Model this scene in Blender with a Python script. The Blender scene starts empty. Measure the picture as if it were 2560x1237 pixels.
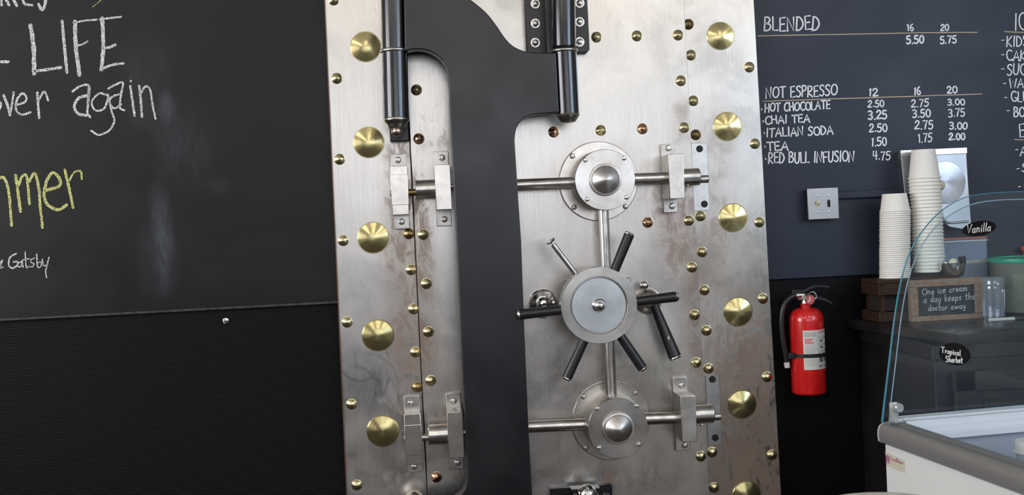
import bpy, bmesh, math, random
from mathutils import Vector, Matrix
random.seed(7)
SC = bpy.context.scene
COL = SC.collection
pi = math.pi
# ------------------------------------------------------------------ camera
F = 2900.0; D = 3.92; CZ = 1.45
FX, FY = 1050.0, 550.0                       # where the wall normal meets the picture
def camdir(px, py): return Vector(((px-1280.0)/F, -(py-618.5)/F, -1.0))
yw = camdir(FX, FY).normalized()
up = Vector((-0.0495, 1.0, 0.0)); up = (up - yw*up.dot(yw)).normalized()
xw = yw.cross(up).normalized()
RW = Matrix((xw, yw, up))                    # camera -> world rotation
CAM = Vector((0, -D, CZ))
def ray(px, py): return (RW @ camdir(px, py)).normalized()
def P(px, py, y=0.0):
    d = ray(px, py); return CAM + d*((y-CAM.y)/d.y)
def PZ(px, py, z):
    d = ray(px, py); return CAM + d*((z-CAM.z)/d.z)
def pxm(y=0.0): return (D+y)/F               # metres per pixel at depth y
cd = bpy.data.cameras.new('camera'); cam = bpy.data.objects.new('camera', cd); COL.objects.link(cam)
cam.matrix_world = Matrix.Translation(CAM) @ RW.to_4x4()
cd.sensor_width = 36; cd.lens = 36*F/2560.0; cd.clip_start = 0.05
cd.dof.use_dof = True; cd.dof.focus_distance = 3.72; cd.dof.aperture_fstop = 8.0
SC.camera = cam

# ------------------------------------------------------------------ object helpers
WM = {}
def tagp(o, label=None, cat=None, group=None, kind=None):
    if label: o['label'] = label
    if cat: o['category'] = cat
    if group: o['group'] = group
    if kind: o['kind'] = kind
    return o
def thing(name, loc, label, cat, group=None, rz=0):
    o = bpy.data.objects.new(name, None); COL.objects.link(o)
    o.location = loc; o.rotation_euler = (0, 0, rz); o.empty_display_size = 0.05
    WM[o.name] = Matrix.Translation(Vector(loc)) @ Matrix.Rotation(rz, 4, 'Z')
    return tagp(o, label, cat, group)
def wm(o): return WM.get(o.name, Matrix.Identity(4))
def mesh_of(name, bm, mat, smooth=True, ang=21):
    bmesh.ops.recalc_face_normals(bm, faces=bm.faces[:])
    me = bpy.data.meshes.new(name)
    bm.to_mesh(me); bm.free()
    if smooth:
        me.polygons.foreach_set('use_smooth', [True]*len(me.polygons))
        me.set_sharp_from_angle(angle=math.radians(ang))
    for m in (mat if isinstance(mat, (list, tuple)) else [mat]): me.materials.append(m)
    return me
def obj(name, bm, mat, parent=None, label=None, smooth=True, ang=21, kind=None, origin=None):
    """bm in world coordinates"""
    if parent is not None: M = wm(parent).inverted()
    else: M = Matrix.Identity(4)
    org = None
    if origin is not None:
        org = M @ Vector(origin); M = Matrix.Translation(-org) @ M
    bm.transform(M)
    me = mesh_of(name, bm, mat, smooth, ang)
    o = bpy.data.objects.new(name, me); COL.objects.link(o)
    if parent is not None: o.parent = parent
    if org is not None: o.location = org
    base = wm(parent) if parent is not None else Matrix.Identity(4)
    WM[o.name] = base @ (Matrix.Translation(org) if org is not None else Matrix.Identity(4))
    if label: o['label'] = label
    if kind: o['kind'] = kind
    return o
def inst(name, me, loc, parent=None, rot=None, scale=None, label=None):
    """shared mesh placed at a world point"""
    o = bpy.data.objects.new(name, me); COL.objects.link(o)
    if parent is not None:
        o.parent = parent; o.location = wm(parent).inverted() @ Vector(loc)
    else: o.location = loc
    if rot: o.rotation_euler = rot
    if scale: o.scale = scale
    WM[o.name] = Matrix.Translation(Vector(loc))
    if label: o['label'] = label
    return o
def NB(): return bmesh.new()
def box(bm, x0, x1, y0, y1, z0, z1, bev=0, M=None, seg=1):
    t = bmesh.new()
    bmesh.ops.create_cube(t, size=1)
    bmesh.ops.scale(t, vec=(abs(x1-x0), abs(y1-y0), abs(z1-z0)), verts=t.verts[:])
    bmesh.ops.translate(t, vec=((x0+x1)/2, (y0+y1)/2, (z0+z1)/2), verts=t.verts[:])
    if bev: bmesh.ops.bevel(t, geom=t.edges[:], offset=bev, segments=seg, profile=0.5, affect='EDGES')
    if M is not None: t.transform(M)
    merge(bm, t)
def merge(bm, t):
    me = bpy.data.meshes.new('tmp'); t.to_mesh(me); t.free(); bm.from_mesh(me); bpy.data.meshes.remove(me)
def frame_for(axis):
    a = Vector(axis).normalized(); q = Vector((0, 0, 1)).rotation_difference(a)
    return q.to_matrix().to_4x4()
def lathe(bm, prof, c=(0, 0, 0), axis=(0, 0, 1), seg=40, closed=False):
    """prof: list of (radius, height along axis) """
    M = Matrix.Translation(Vector(c)) @ frame_for(axis)
    rings = []
    for r, h in prof:
        if r < 1e-6: rings.append([bm.verts.new(M @ Vector((0, 0, h)))])
        else: rings.append([bm.verts.new(M @ Vector((r*math.cos(2*pi*i/seg), r*math.sin(2*pi*i/seg), h))) for i in range(seg)])
    prs = list(zip(rings, rings[1:])) + ([(rings[-1], rings[0])] if closed else [])
    for a, b in prs:
        for i in range(seg):
            j = (i+1) % seg
            if len(a) == 1 and len(b) == 1: continue
            if len(a) == 1: bm.faces.new((a[0], b[i], b[j]))
            elif len(b) == 1: bm.faces.new((a[i], a[j], b[0]))
            else: bm.faces.new((a[i], a[j], b[j], b[i]))
def rod(bm, a, b, r, r2=None, seg=24, bev=0.0):
    a = Vector(a); b = Vector(b); L = (b-a).length; r2 = r if r2 is None else r2
    e = bev
    prof = [(0, 0), (r-e, 0), (r, e), (r2, L-e), (r2-e, L), (0, L)] if e else [(0, 0), (r, 0), (r2, L), (0, L)]
    lathe(bm, prof, a, b-a, seg)
def sphere(bm, c, r, seg=24, sc=(1, 1, 1)):
    t = bmesh.new(); bmesh.ops.create_uvsphere(t, u_segments=seg, v_segments=seg//2, radius=r)
    t.transform(Matrix.Translation(Vector(c)) @ Matrix.Diagonal((*sc, 1))); merge(bm, t)
def tube(bm, pts, r, seg=12):
    pts = [Vector(p) for p in pts]; rings = []
    prev = None
    for i, p in enumerate(pts):
        d = (pts[min(i+1, len(pts)-1)] - pts[max(i-1, 0)]).normalized()
        n = prev if prev is not None else Vector((0.3, 0.9, 0.2))
        n = (n - d*n.dot(d)).normalized(); prev = n; bb = d.cross(n)
        rr = r[i] if isinstance(r, (list, tuple)) else r
        rings.append([bm.verts.new(p + (n*math.cos(2*pi*k/seg) + bb*math.sin(2*pi*k/seg))*rr) for k in range(seg)])
    for a, b in zip(rings, rings[1:]):
        for k in range(seg): bm.faces.new((a[k], a[(k+1) % seg], b[(k+1) % seg], b[k]))
    bm.faces.new(rings[0]); bm.faces.new(rings[-1][::-1])
def cat(pts, n=8, closed=False):
    pts = [Vector(p) for p in pts]
    if len(pts) < 3: return pts
    out = []
    N = len(pts)
    rng = range(N if closed else N-1)
    for i in rng:
        p0 = pts[(i-1) % N] if closed or i > 0 else pts[0]*2-pts[1]
        p1 = pts[i]; p2 = pts[(i+1) % N]
        p3 = pts[(i+2) % N] if closed or i+2 < N else pts[-1]*2-pts[-2]
        for k in range(n):
            t = k/n
            out.append(0.5*((2*p1) + (p2-p0)*t + (2*p0-5*p1+4*p2-p3)*t*t + (3*p1-p0-3*p2+p3)*t**3))
    if not closed: out.append(pts[-1])
    return out
def prism(bm, pts, off, bev=0, seg=2):
    """closed outline (world points) extruded by vector off, outline is the front"""
    t = bmesh.new()
    vs = [t.verts.new(p) for p in pts]
    f = t.faces.new(vs)
    r = bmesh.ops.extrude_face_region(t, geom=[f])
    bmesh.ops.translate(t, vec=off, verts=[v for v in r['geom'] if isinstance(v, bmesh.types.BMVert)])
    bmesh.ops.recalc_face_normals(t, faces=t.faces[:])
    if bev:
        es = [e for e in t.edges if all(v in set(vs) for v in e.verts) ]
        bmesh.ops.bevel(t, geom=es, offset=bev, segments=seg, profile=0.5, affect='EDGES')
    bmesh.ops.triangulate(t, faces=[f for f in t.faces if len(f.verts) > 4])
    merge(bm, t)
# ------------------------------------------------------------------ writing
def arc(cx, cy, rx, ry, a0, a1, n=10):
    return [(cx+rx*math.cos(math.radians(a0+(a1-a0)*i/n)), cy+ry*math.sin(math.radians(a0+(a1-a0)*i/n))) for i in range(n+1)]
G = {
 'A': (.8, [[(0, 0), (.38, 1), (.75, 0)], [(.12, .34), (.66, .36)]]),
 'B': (.65, [[(0, 0), (.03, 1)], [(0, 1), (.35, .96), (.5, .78), (.35, .58), (.02, .52)], [(.02, .52), (.45, .48), (.6, .26), (.42, .04), (0, 0)]]),
 'C': (.7, [arc(.42, .5, .4, .5, 50, 310)]),
 'D': (.7, [[(.02, 0), (.05, 1)], [(.0, 1), (.35, .93), (.62, .6), (.6, .3), (.35, .05), (0, 0)]]),
 'E': (.6, [[(.5, 1), (.02, .97), (.04, 0), (.55, .03)], [(.03, .5), (.45, .53)]]),
 'F': (.6, [[(.55, 1), (.02, .97), (.04, 0)], [(.03, .5), (.45, .53)]]),
 'G': (.75, [arc(.42, .5, .4, .5, 50, 340), [(.8, .34), (.5, .36)]]),
 'H': (.7, [[(0, 0), (.02, 1)], [(.62, 0), (.6, 1)], [(0, .48), (.62, .52)]]),
 'I': (.25, [[(.1, 0), (.12, 1)]]),
 'J': (.3, [[(.1, 0), (.12, 1)]]),
 'K': (.65, [[(0, 0), (.02, 1)], [(.55, 1), (.03, .45), (.6, 0)]]),
 'L': (.55, [[(.02, 1), (.03, .02), (.5, .02)]]),
 'M': (.9, [[(0, 0), (.1, 1), (.42, .3), (.75, 1), (.85, 0)]]),
 'N': (.75, [[(0, 0), (.03, 1), (.6, .02), (.65, 1)]]),
 'O': (.8, [arc(.4, .5, .38, .48, 90, 450, 16)]),
 'P': (.6, [[(0, 0), (.03, 1)], [(0, 1), (.4, .95), (.52, .75), (.35, .52), (.02, .46)]]),
 'R': (.65, [[(0, 0), (.03, 1)], [(0, 1), (.4, .95), (.52, .75), (.35, .52), (.02, .46), (.58, 0)]]),
 'S': (.6, [[(.52, .88), (.35, 1), (.1, .93), (.06, .7), (.3, .54), (.52, .34), (.45, .08), (.22, 0), (.02, .1)]]),
 'T': (.7, [[(0, .97), (.68, 1)], [(.34, 1), (.33, 0)]]),
 'U': (.7, [[(.02, 1), (.04, .3), (.2, .03), (.45, .03), (.6, .3), (.62, 1)]]),
 'W': (.95, [[(0, 1), (.22, 0), (.45, .8), (.68, 0), (.9, 1)]]),
 'X': (.6, [[(0, 0), (.55, 1)], [(0, 1), (.55, 0)]]),
 '0': (.62, [arc(.3, .5, .28, .48, 90, 450, 16)]),
 '1': (.3, [[(.05, .8), (.18, 1), (.17, 0)]]),
 '2': (.6, [[(.03, .78), (.2, 1), (.45, .93), (.5, .68), (.25, .35), (0, .03), (.56, .05)]]),
 '3': (.58, [[(.03, .93), (.3, 1), (.5, .8), (.38, .58), (.16, .53)], [(.16, .53), (.45, .45), (.52, .2), (.3, 0), (.02, .08)]]),
 '4': (.6, [[(.08, 1), (.03, .45), (.55, .47)], [(.46, 1), (.42, 0)]]),
 '5': (.6, [[(.5, 1), (.12, .98), (.08, .57), (.38, .6), (.53, .35), (.4, .06), (.15, 0), (.0, .1)]]),
 '6': (.58, [[(.42, 1), (.15, .75), (.03, .35), (.15, .04), (.4, .02), (.52, .25), (.4, .48), (.15, .42), (.05, .3)]]),
 '7': (.58, [[(.0, .96), (.55, .98), (.3, .5), (.2, 0)]]),
 '.': (.24, [[(.08, .02), (.12, .06)]]),
 '-': (.4, [[(.0, .45), (.3, .47)]]), ' ': (.38, []),
 'a': (.5, [[(.4, .45), (.2, .5), (.03, .3), (.08, .05), (.3, .05), (.4, .3)], [(.4, .5), (.4, .1), (.48, 0)]]),
 'b': (.48, [[(.05, 1), (.05, 0)], [(.05, .35), (.25, .5), (.42, .3), (.3, .02), (.05, .05)]]),
 'c': (.42, [[(.38, .42), (.2, .5), (.03, .3), (.1, .04), (.25, 0), (.4, .1)]]),
 'd': (.5, [[(.38, .4), (.2, .5), (.03, .3), (.1, .04), (.3, .05), (.4, .25)], [(.42, 1), (.4, .1), (.47, 0)]]),
 'e': (.46, [[(.04, .25), (.38, .3), (.35, .46), (.2, .52), (.04, .3), (.1, .03), (.25, 0), (.42, .1)]]),
 'h': (.5, [[(.05, 1), (.05, 0)], [(.05, .3), (.25, .5), (.4, .38), (.42, 0)]]),
 'i': (.2, [[(.08, .5), (.1, 0)], [(.08, .72), (.1, .75)]]),
 'k': (.46, [[(.05, 1), (.05, 0)], [(.38, .5), (.07, .22), (.4, 0)]]),
 'l': (.2, [[(.1, 1), (.08, 0)]]),
 'm': (.75, [[(.05, .5), (.06, 0)], [(.06, .3), (.2, .5), (.34, .35), (.35, 0)], [(.35, .3), (.5, .5), (.64, .35), (.66, 0)]]),
 'n': (.5, [[(.05, .5), (.06, 0)], [(.06, .3), (.22, .5), (.38, .35), (.4, 0)]]),
 'o': (.48, [arc(.22, .25, .2, .25, 90, 450, 12)]),
 'p': (.48, [[(.05, .5), (.03, -.4)], [(.05, .35), (.25, .5), (.42, .3), (.3, .02), (.05, .05)]]),
 'r': (.4, [[(.05, .5), (.06, 0)], [(.06, .28), (.2, .48), (.35, .42)]]),
 's': (.4, [[(.34, .42), (.2, .5), (.06, .38), (.3, .18), (.22, 0), (.02, .06)]]),
 't': (.42, [[(.18, .9), (.17, .08), (.32, 0)], [(0, .55), (.38, .58)]]),
 'u': (.5, [[(.04, .5), (.08, .08), (.25, 0), (.4, .2)], [(.42, .5), (.42, 0)]]),
 'w': (.7, [[(.0, .5), (.15, 0), (.32, .4), (.48, 0), (.64, .5)]]),
 'y': (.5, [[(.03, .5), (.1, .1), (.36, .12)], [(.42, .5), (.36, -.1), (.2, -.4), (.05, -.3)]]),
 'x': (.44, [[(.02, .5), (.38, 0)], [(.38, .5), (.02, 0)]]),
 'V': (.65, [[(0, 1), (.25, 0), (.65, 1)]]),
}
def ribbon(bm, pts, w, mp, jit=0.0, cap=6):
    """flat stroke through 2-D points, width w, mapped by mp(x, y) -> world"""
    pts = [Vector((p[0], p[1])) for p in pts]
    if len(pts) == 1: pts = [pts[0], pts[0]+Vector((w*.2, 0))]
    L = []; R = []
    for i, p in enumerate(pts):
        d = (pts[min(i+1, len(pts)-1)] - pts[max(i-1, 0)])
        if d.length < 1e-9: d = Vector((1, 0))
        d.normalize(); n = Vector((-d.y, d.x))
        hw = w/2*(1+random.uniform(-jit, jit)); hv = w/2*(1+random.uniform(-jit, jit))
        L.append(p+n*hw); R.append(p-n*hv)
    lv = [bm.verts.new(mp(v.x, v.y)) for v in L]; rv = [bm.verts.new(mp(v.x, v.y)) for v in R]
    for i in range(len(pts)-1): bm.faces.new((lv[i], lv[i+1], rv[i+1], rv[i]))
    for e, s in ((0, -1), (-1, 1)):
        p = pts[e]; q = pts[1] if e == 0 else pts[-2]
        a0 = math.atan2(p.y-q.y, p.x-q.x)
        fan = [bm.verts.new(mp(p.x+math.cos(a0-pi/2+pi*k/cap)*w/2, p.y+math.sin(a0-pi/2+pi*k/cap)*w/2)) for k in range(cap+1)]
        bm.faces.new(fan)
SMOOTH = set('BCDGOPRSUabcdeghkmnopqrstuwy0235689')
def write(bm, text, x0, b0, x1, b1, h, w, mp, jit=.12, wob=.03, slant=0.0, flip=-1):
    """text between (x0,b0) and (x1,b1) along the baseline; y grows downwards when flip=-1"""
    tot = sum(G[c][0]+.14 for c in text)-.14
    cx = 0
    sx = (x1-x0)/tot
    for c in text:
        wd, strokes = G[c]
        rot = random.uniform(-wob, wob); dy = random.uniform(-wob, wob)*.7
        for s in strokes:
            pts = []
            for (a, b) in s:
                u = cx + a + (b-.5)*rot + slant*b; v = b+dy
                X = x0 + u*sx; t = (X-x0)/(x1-x0)
                pts.append((X, b0+(b1-b0)*t + flip*v*h))
            if c in SMOOTH and len(pts) > 2: pts = [tuple(p[:2]) for p in cat([(q[0], q[1], 0) for q in pts], 4)]
            ribbon(bm, pts, w, mp, jit)
        cx += wd+.14

# ------------------------------------------------------------------ materials
class N:
    def __init__(s, name):
        s.m = bpy.data.materials.new(name); s.m.use_nodes = True
        s.t = s.m.node_tree; s.t.nodes.clear()
        s.out = s.t.nodes.new('ShaderNodeOutputMaterial')
    def n(s, typ, **kw):
        nd = s.t.nodes.new(typ)
        for k, v in kw.items(): setattr(nd, k, v)
        return nd
    def l(s, a, b): s.t.links.new(a, b)
    def set(s, nd, key, v):
        if isinstance(v, bpy.types.NodeSocket): s.l(v, nd.inputs[key])
        else: nd.inputs[key].default_value = v
    def pos(s): return s.n('ShaderNodeNewGeometry').outputs['Position']
    def objc(s): return s.n('ShaderNodeTexCoord').outputs['Object']
    def mapv(s, v, sc=(1, 1, 1), loc=(0, 0, 0), rot=(0, 0, 0)):
        m = s.n('ShaderNodeMapping'); s.l(v, m.inputs[0])
        m.inputs['Scale'].default_value = sc; m.inputs['Location'].default_value = loc; m.inputs['Rotation'].default_value = rot
        return m.outputs[0]
    def noise(s, v, scale, detail=4, rough=.55, dist=0.0):
        k = s.n('ShaderNodeTexNoise'); s.l(v, k.inputs['Vector'])
        k.inputs['Scale'].default_value = scale; k.inputs['Detail'].default_value = detail
        k.inputs['Roughness'].default_value = rough; k.inputs['Distortion'].default_value = dist
        return k.outputs['Fac']
    def mr(s, v, a, b, c=0.0, d=1.0, smooth=True):
        k = s.n('ShaderNodeMapRange'); k.interpolation_type = 'SMOOTHSTEP' if smooth else 'LINEAR'
        s.set(k, 'Value', v); k.inputs['From Min'].default_value = a; k.inputs['From Max'].default_value = b
        k.inputs['To Min'].default_value = c; k.inputs['To Max'].default_value = d
        return k.outputs[0]
    def ma(s, op, a, b=0.0, c=0.0):
        k = s.n('ShaderNodeMath', operation=op)
        for i, v in enumerate((a, b, c)):
            if isinstance(v, bpy.types.NodeSocket): s.l(v, k.inputs[i])
            else: k.inputs[i].default_value = v
        return k.outputs[0]
    def mix(s, f, a, b, mode='MIX'):
        k = s.n('ShaderNodeMix', data_type='RGBA', blend_type=mode)
        s.set(k, 0, f)
        for i, v in ((6, a), (7, b)):
            if isinstance(v, bpy.types.NodeSocket): s.l(v, k.inputs[i])
            else: k.inputs[i].default_value = (*v[:3], 1)
        return k.outputs[2]
    def sep(s, v):
        k = s.n('ShaderNodeSeparateXYZ'); s.l(v, k.inputs[0]); return k.outputs
    def bump(s, h, st=.2, dist=.002):
        k = s.n('ShaderNodeBump'); s.l(h, k.inputs['Height']); k.inputs['Strength'].default_value = st; k.inputs['Distance'].default_value = dist
        return k.outputs[0]
    def bsdf(s, col, rough=.5, metal=0.0, normal=None, **kw):
        b = s.n('ShaderNodeBsdfPrincipled')
        s.set(b, 'Base Color', col if isinstance(col, bpy.types.NodeSocket) else (*col[:3], 1))
        s.set(b, 'Roughness', rough); s.set(b, 'Metallic', metal)
        if normal is not None: s.l(normal, b.inputs['Normal'])
        for k, v in kw.items(): s.set(b, k.replace('_', ' '), v)
        s.l(b.outputs[0], s.out.inputs[0]); return b
def blob(n, sp, cx, cz, rx, rz):
    """soft elliptical mask around a wall point"""
    a = n.ma('DIVIDE', n.ma('SUBTRACT', sp[0], cx), rx); b = n.ma('DIVIDE', n.ma('SUBTRACT', sp[2], cz), rz)
    d = n.ma('SQRT', n.ma('ADD', n.ma('MULTIPLY', a, a), n.ma('MULTIPLY', b, b)))
    return n.mr(d, 0.2, 1.0, 1.0, 0.0)
def simple(name, col, rough=.5, metal=0.0, nscale=0, namt=.1, bump=0, **kw):
    n = N(name); c = col; nm = None
    if nscale:
        f = n.noise(n.pos(), nscale)
        c = n.mix(n.mr(f, .3, .7), tuple(x*(1-namt) for x in col), tuple(min(1, x*(1+namt)) for x in col))
        if bump: nm = n.bump(f, bump)
    n.bsdf(c, rough, metal, nm, **kw); return n.m
def steel_plate(name, spots, base=(.62, .59, .55)):
    n = N(name); p = n.pos(); sp = n.sep(p)
    streak = n.noise(n.mapv(p, (150, 150, 2.0)), 3.0, 4, .55)
    blot = n.noise(p, 5.5, 6, .6, .4)
    fine = n.noise(p, 60, 5, .7)
    c = n.mix(n.mr(blot, .35, .68), tuple(x*.86 for x in base), tuple(min(1, x*1.07) for x in base))
    c = n.mix(n.mr(streak, .3, .7, 0, .12), c, (.40, .39, .39))
    # brownish tarnish and rust where the photo has them
    msk = None
    for s in spots:
        b = n.ma('MULTIPLY', blob(n, sp, *s[:4]), s[4])
        msk = b if msk is None else n.ma('MAXIMUM', msk, b)
    rn = n.noise(n.mapv(p, (1, 1, .55)), 26, 8, .72, .8)
    rust = n.ma('MULTIPLY', msk, n.mr(n.ma('ADD', rn, n.ma('MULTIPLY', msk, .12)), .5, .68))
    c = n.mix(n.ma('MULTIPLY', rust, .8), c, (.19, .115, .08))
    c = n.mix(n.ma('MULTIPLY', msk, .55), c, (.27, .20, .16))
    specks = n.ma('MULTIPLY', n.mr(fine, .66, .76), .15)
    c = n.mix(specks, c, (.25, .23, .21))
    r = n.ma('ADD', n.mr(blot, .3, .7, .24, .33), n.ma('MULTIPLY', rust, .22))
    r = n.ma('ADD', r, n.mr(streak, .3, .7, -.01, .03))
    h = n.ma('ADD', n.ma('MULTIPLY', streak, .08), n.ma('MULTIPLY', blot, .8))
    n.bsdf(c, r, n.ma('SUBTRACT', 1.0, n.ma('MULTIPLY', rust, .55)), n.bump(h, .055, .0025))
    return n.m
def turned(name, col, rough, aniso=.6, tarn=None, axis='Y', tn=18):
    n = N(name); o = n.objc(); sp = n.sep(o)
    rr = n.ma('SQRT', n.ma('ADD', n.ma('MULTIPLY', sp[0], sp[0]), n.ma('MULTIPLY', sp[2], sp[2])))
    k = n.n('ShaderNodeTexNoise', noise_dimensions='1D'); n.l(n.ma('MULTIPLY', rr, 900), k.inputs['W']); k.inputs['Detail'].default_value = 3
    g = k.outputs['Fac']
    b = n.noise(n.pos(), tn, 5)
    c = n.mix(n.mr(b, .4, .7, 0, .55), col, tarn or tuple(x*.7 for x in col))
    tg = n.n('ShaderNodeTangent', direction_type='RADIAL', axis=axis)
    bs = n.bsdf(c, n.mr(g, .3, .7, rough-.04, rough+.06), 1.0, n.bump(g, .06, .0006), Anisotropic=aniso, Anisotropic_Rotation=.25)
    n.l(tg.outputs[0], bs.inputs['Tangent'])
    return n.m
def glassy(name, tint=(.93, .97, .97), haze=0.03, hz=(.75, .8, .85), gl=1.0, rough=0.0, k=.35):
    n = N(name)
    tr = n.n('ShaderNodeBsdfTransparent'); tr.inputs[0].default_value = (*tint, 1)
    df = n.n('ShaderNodeBsdfDiffuse'); df.inputs[0].default_value = (*hz, 1)
    gs = n.n('ShaderNodeBsdfGlossy'); gs.inputs['Roughness'].default_value = rough; gs.inputs[0].default_value = (gl, gl, gl, 1)
    fr = n.n('ShaderNodeLayerWeight'); fr.inputs[0].default_value = .5; fac = n.ma('ADD', .07*k, n.ma('MULTIPLY', k, n.ma('POWER', fr.outputs['Facing'], 5.0)))
    m1 = n.n('ShaderNodeMixShader'); m1.inputs[0].default_value = haze; n.l(tr.outputs[0], m1.inputs[1]); n.l(df.outputs[0], m1.inputs[2])
    m2 = n.n('ShaderNodeMixShader'); n.l(fac, m2.inputs[0]); n.l(m1.outputs[0], m2.inputs[1]); n.l(gs.outputs[0], m2.inputs[2])
    n.l(m2.outputs[0], n.out.inputs[0]); return n.m
def chalk(name, col, lo=.36, hi=.5, scale=420):
    n = N(name)
    f = n.noise(n.mapv(n.pos(), (1, 1, .7)), scale, 3, .7)
    tr = n.n('ShaderNodeBsdfTransparent'); df = n.n('ShaderNodeBsdfDiffuse'); df.inputs[0].default_value = (*col, 1)
    m = n.n('ShaderNodeMixShader'); n.l(n.mr(f, lo, hi), m.inputs[0]); n.l(tr.outputs[0], m.inputs[1]); n.l(df.outputs[0], m.inputs[2])
    n.l(m.outputs[0], n.out.inputs[0]); return n.m
# ------------------------------------------------------------------ material set
def px2(px, py): p = P(px, py, -.05); return p.x, p.z
def spot(px, py, rx, ry, a): x, z = px2(px, py); return (x, z, rx*pxm(), ry*pxm(), a)
DOORSPOTS = [spot(1690, 560, 90, 230, .8), spot(1745, 800, 75, 480, .75), spot(1500, 452, 150, 130, .45), spot(1530, 1050, 150, 150, .45),
             spot(1520, 1195, 26, 60, 1.25), spot(1045, 640, 60, 330, .8), spot(1050, 860, 70, 190, .95), spot(1100, 400, 110, 190, .3), spot(1640, 1200, 200, 130, .4),
             spot(1700, 1050, 70, 170, .5), spot(1700, 300, 50, 110, .4), spot(1130, 1060, 90, 200, .5)]
FRSPOTS = [spot(1010, 640, 80, 330, .75), spot(1010, 870, 80, 200, .9), spot(1790, 700, 110, 420, .6), spot(1870, 1080, 190, 620, 1.15), spot(1800, 950, 130, 250, .6),
           spot(1000, 390, 60, 60, .6), spot(1010, 1010, 100, 130, .75), spot(1000, 1200, 90, 60, .4), spot(1790, 380, 90, 180, .35)]
M = {}
M['door'] = steel_plate('door_steel', DOORSPOTS)
def frame_steel():
    m = steel_plate('frame_steel', FRSPOTS)
    # greasy wiped arcs low on the left stile
    nt = m.node_tree; n = N.__new__(N); n.m = m; n.t = nt
    bs = [x for x in nt.nodes if x.type == 'BSDF_PRINCIPLED'][0]
    old = bs.inputs['Base Color'].links[0].from_socket
    p = n.pos(); sp = n.sep(p); tot = None
    for (cx, cy, r, w, hx, hy, hr) in ((905, 985, 95, 5, 960, 930, 75), (880, 1000, 75, 7, 935, 935, 65), (900, 1030, 105, 4, 980, 1000, 75), (900, 890, 55, 5, 890, 930, 60), (870, 960, 70, 4, 930, 960, 60), (915, 1180, 60, 4, 900, 1190, 65)):
        x, z = px2(cx, cy); h, v = px2(hx, hy)
        dn = n.noise(p, 9, 2)
        a = n.ma('SUBTRACT', sp[0], x); b = n.ma('SUBTRACT', sp[2], z)
        d = n.ma('SQRT', n.ma('ADD', n.ma('MULTIPLY', a, a), n.ma('MULTIPLY', n.ma('MULTIPLY', b, b), .8)))
        d = n.ma('ADD', d, n.ma('MULTIPLY', n.ma('SUBTRACT', dn, .5), .05))
        ring = n.mr(n.ma('ABSOLUTE', n.ma('SUBTRACT', d, r*pxm())), 0, w*pxm()*1.3, 1, 0)
        ring = n.ma('MULTIPLY', ring, blob(n, sp, h, v, hr*pxm()*1.3, hr*pxm()*1.3))
        tot = ring if tot is None else n.ma('MAXIMUM', tot, ring)
    film = n.ma('MULTIPLY', blob(n, sp, *px2(930, 960), 120*pxm(), 130*pxm()), n.mr(n.noise(p, 7, 3, .5, 1.0), .42, .5, 0, .35))
    c = n.mix(n.ma('MULTIPLY', tot, .42), n.mix(film, old, (.36, .39, .43)), (.16, .15, .13))
    nt.links.new(c, bs.inputs['Base Color']); return m
M['frame'] = frame_steel()
M['steel'] = turned('turned_steel', (.62, .60, .57), .26, .5, (.42, .38, .34))
M['dsteel'] = turned('dark_turned_steel', (.58, .56, .54), .34, .5, (.40, .35, .31))
M['rodsteel'] = simple('polished_rod', (.62, .60, .57), .27, 1.0, 30, .15)
M['nickel'] = simple('nickel_block', (.61, .575, .53), .27, 1.0, 22, .10, .03)
M['nickel2'] = simple('dull_nickel', (.52, .50, .47), .34, 1.0, 22, .18, .05)
M['chrome'] = simple('chrome', (.78, .76, .74), .1, 1.0)
M['bolt'] = simple('bolt_steel', (.70, .66, .62), .3, 1.0, 60, .15)
M['brass'] = turned('brass', (.62, .54, .27), .20, .75, (.46, .38, .18), 'Y', 9)
M['sbrass'] = turned('small_brass', (.66, .58, .34), .24, .6, (.5, .42, .22))
M['copper'] = simple('copper_stud', (.62, .38, .24), .25, 1.0, 30, .2)
M['dbrass'] = simple('tarnished_brass', (.28, .21, .10), .34, 1.0, 30, .2)
M['seam'] = simple('stud_ring', (.16, .12, .07), .5, .6)
def black_enamel(name, col, rough, coat=.0):
    n = N(name); p = n.pos()
    b = n.noise(n.mapv(p, (14, 14, .9)), 5, 5, .6); k = n.noise(p, 5, 4)
    c = n.mix(n.mr(b, .35, .7), col, tuple(x*1.35 for x in col))
    n.bsdf(c, n.mr(k, .3, .7, rough-.05, rough+.07), 0.0, n.bump(b, .05, .002), Coat_Weight=coat, Coat_Roughness=.25, Specular_IOR_Level=.58)
    return n.m
M['black'] = black_enamel('black_enamel', (.0022, .0025, .0042), .33)
M['gblack'] = black_enamel('gloss_black', (.007, .008, .011), .16, .3)
M['grip'] = simple('black_grip', (.012, .012, .014), .33, 0, 50, .2)
M['hole'] = simple('screw_hole_bore', (.03, .03, .03), .35, .8)
def board(name, col, col2, dust=()):
    n = N(name); p = n.pos(); sp = n.sep(p)
    b = n.noise(n.mapv(p, (1, 1, 1.8)), 2.6, 6, .6, .6)
    c = n.mix(n.mr(b, .35, .7), col, col2)
    st = n.noise(n.mapv(p, (1, 1, .35), rot=(0, .35, 0)), 22, 6, .7, .4)
    for (cx, cy, rx, ry, a) in dust:
        q = P(cx, cy, 0)
        m = n.ma('MULTIPLY', blob(n, sp, q.x, q.z, rx*pxm(), ry*pxm()), n.mr(st, .35, .75, .25, 1))
        c = n.mix(n.ma('MULTIPLY', m, a), c, (.30, .33, .38))
    g = n.noise(p, 260, 3, .6)
    n.bsdf(c, n.mr(b, .3, .7, .38, .48), 0, n.bump(g, .12, .001), Specular_IOR_Level=.30); return n.m
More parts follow.
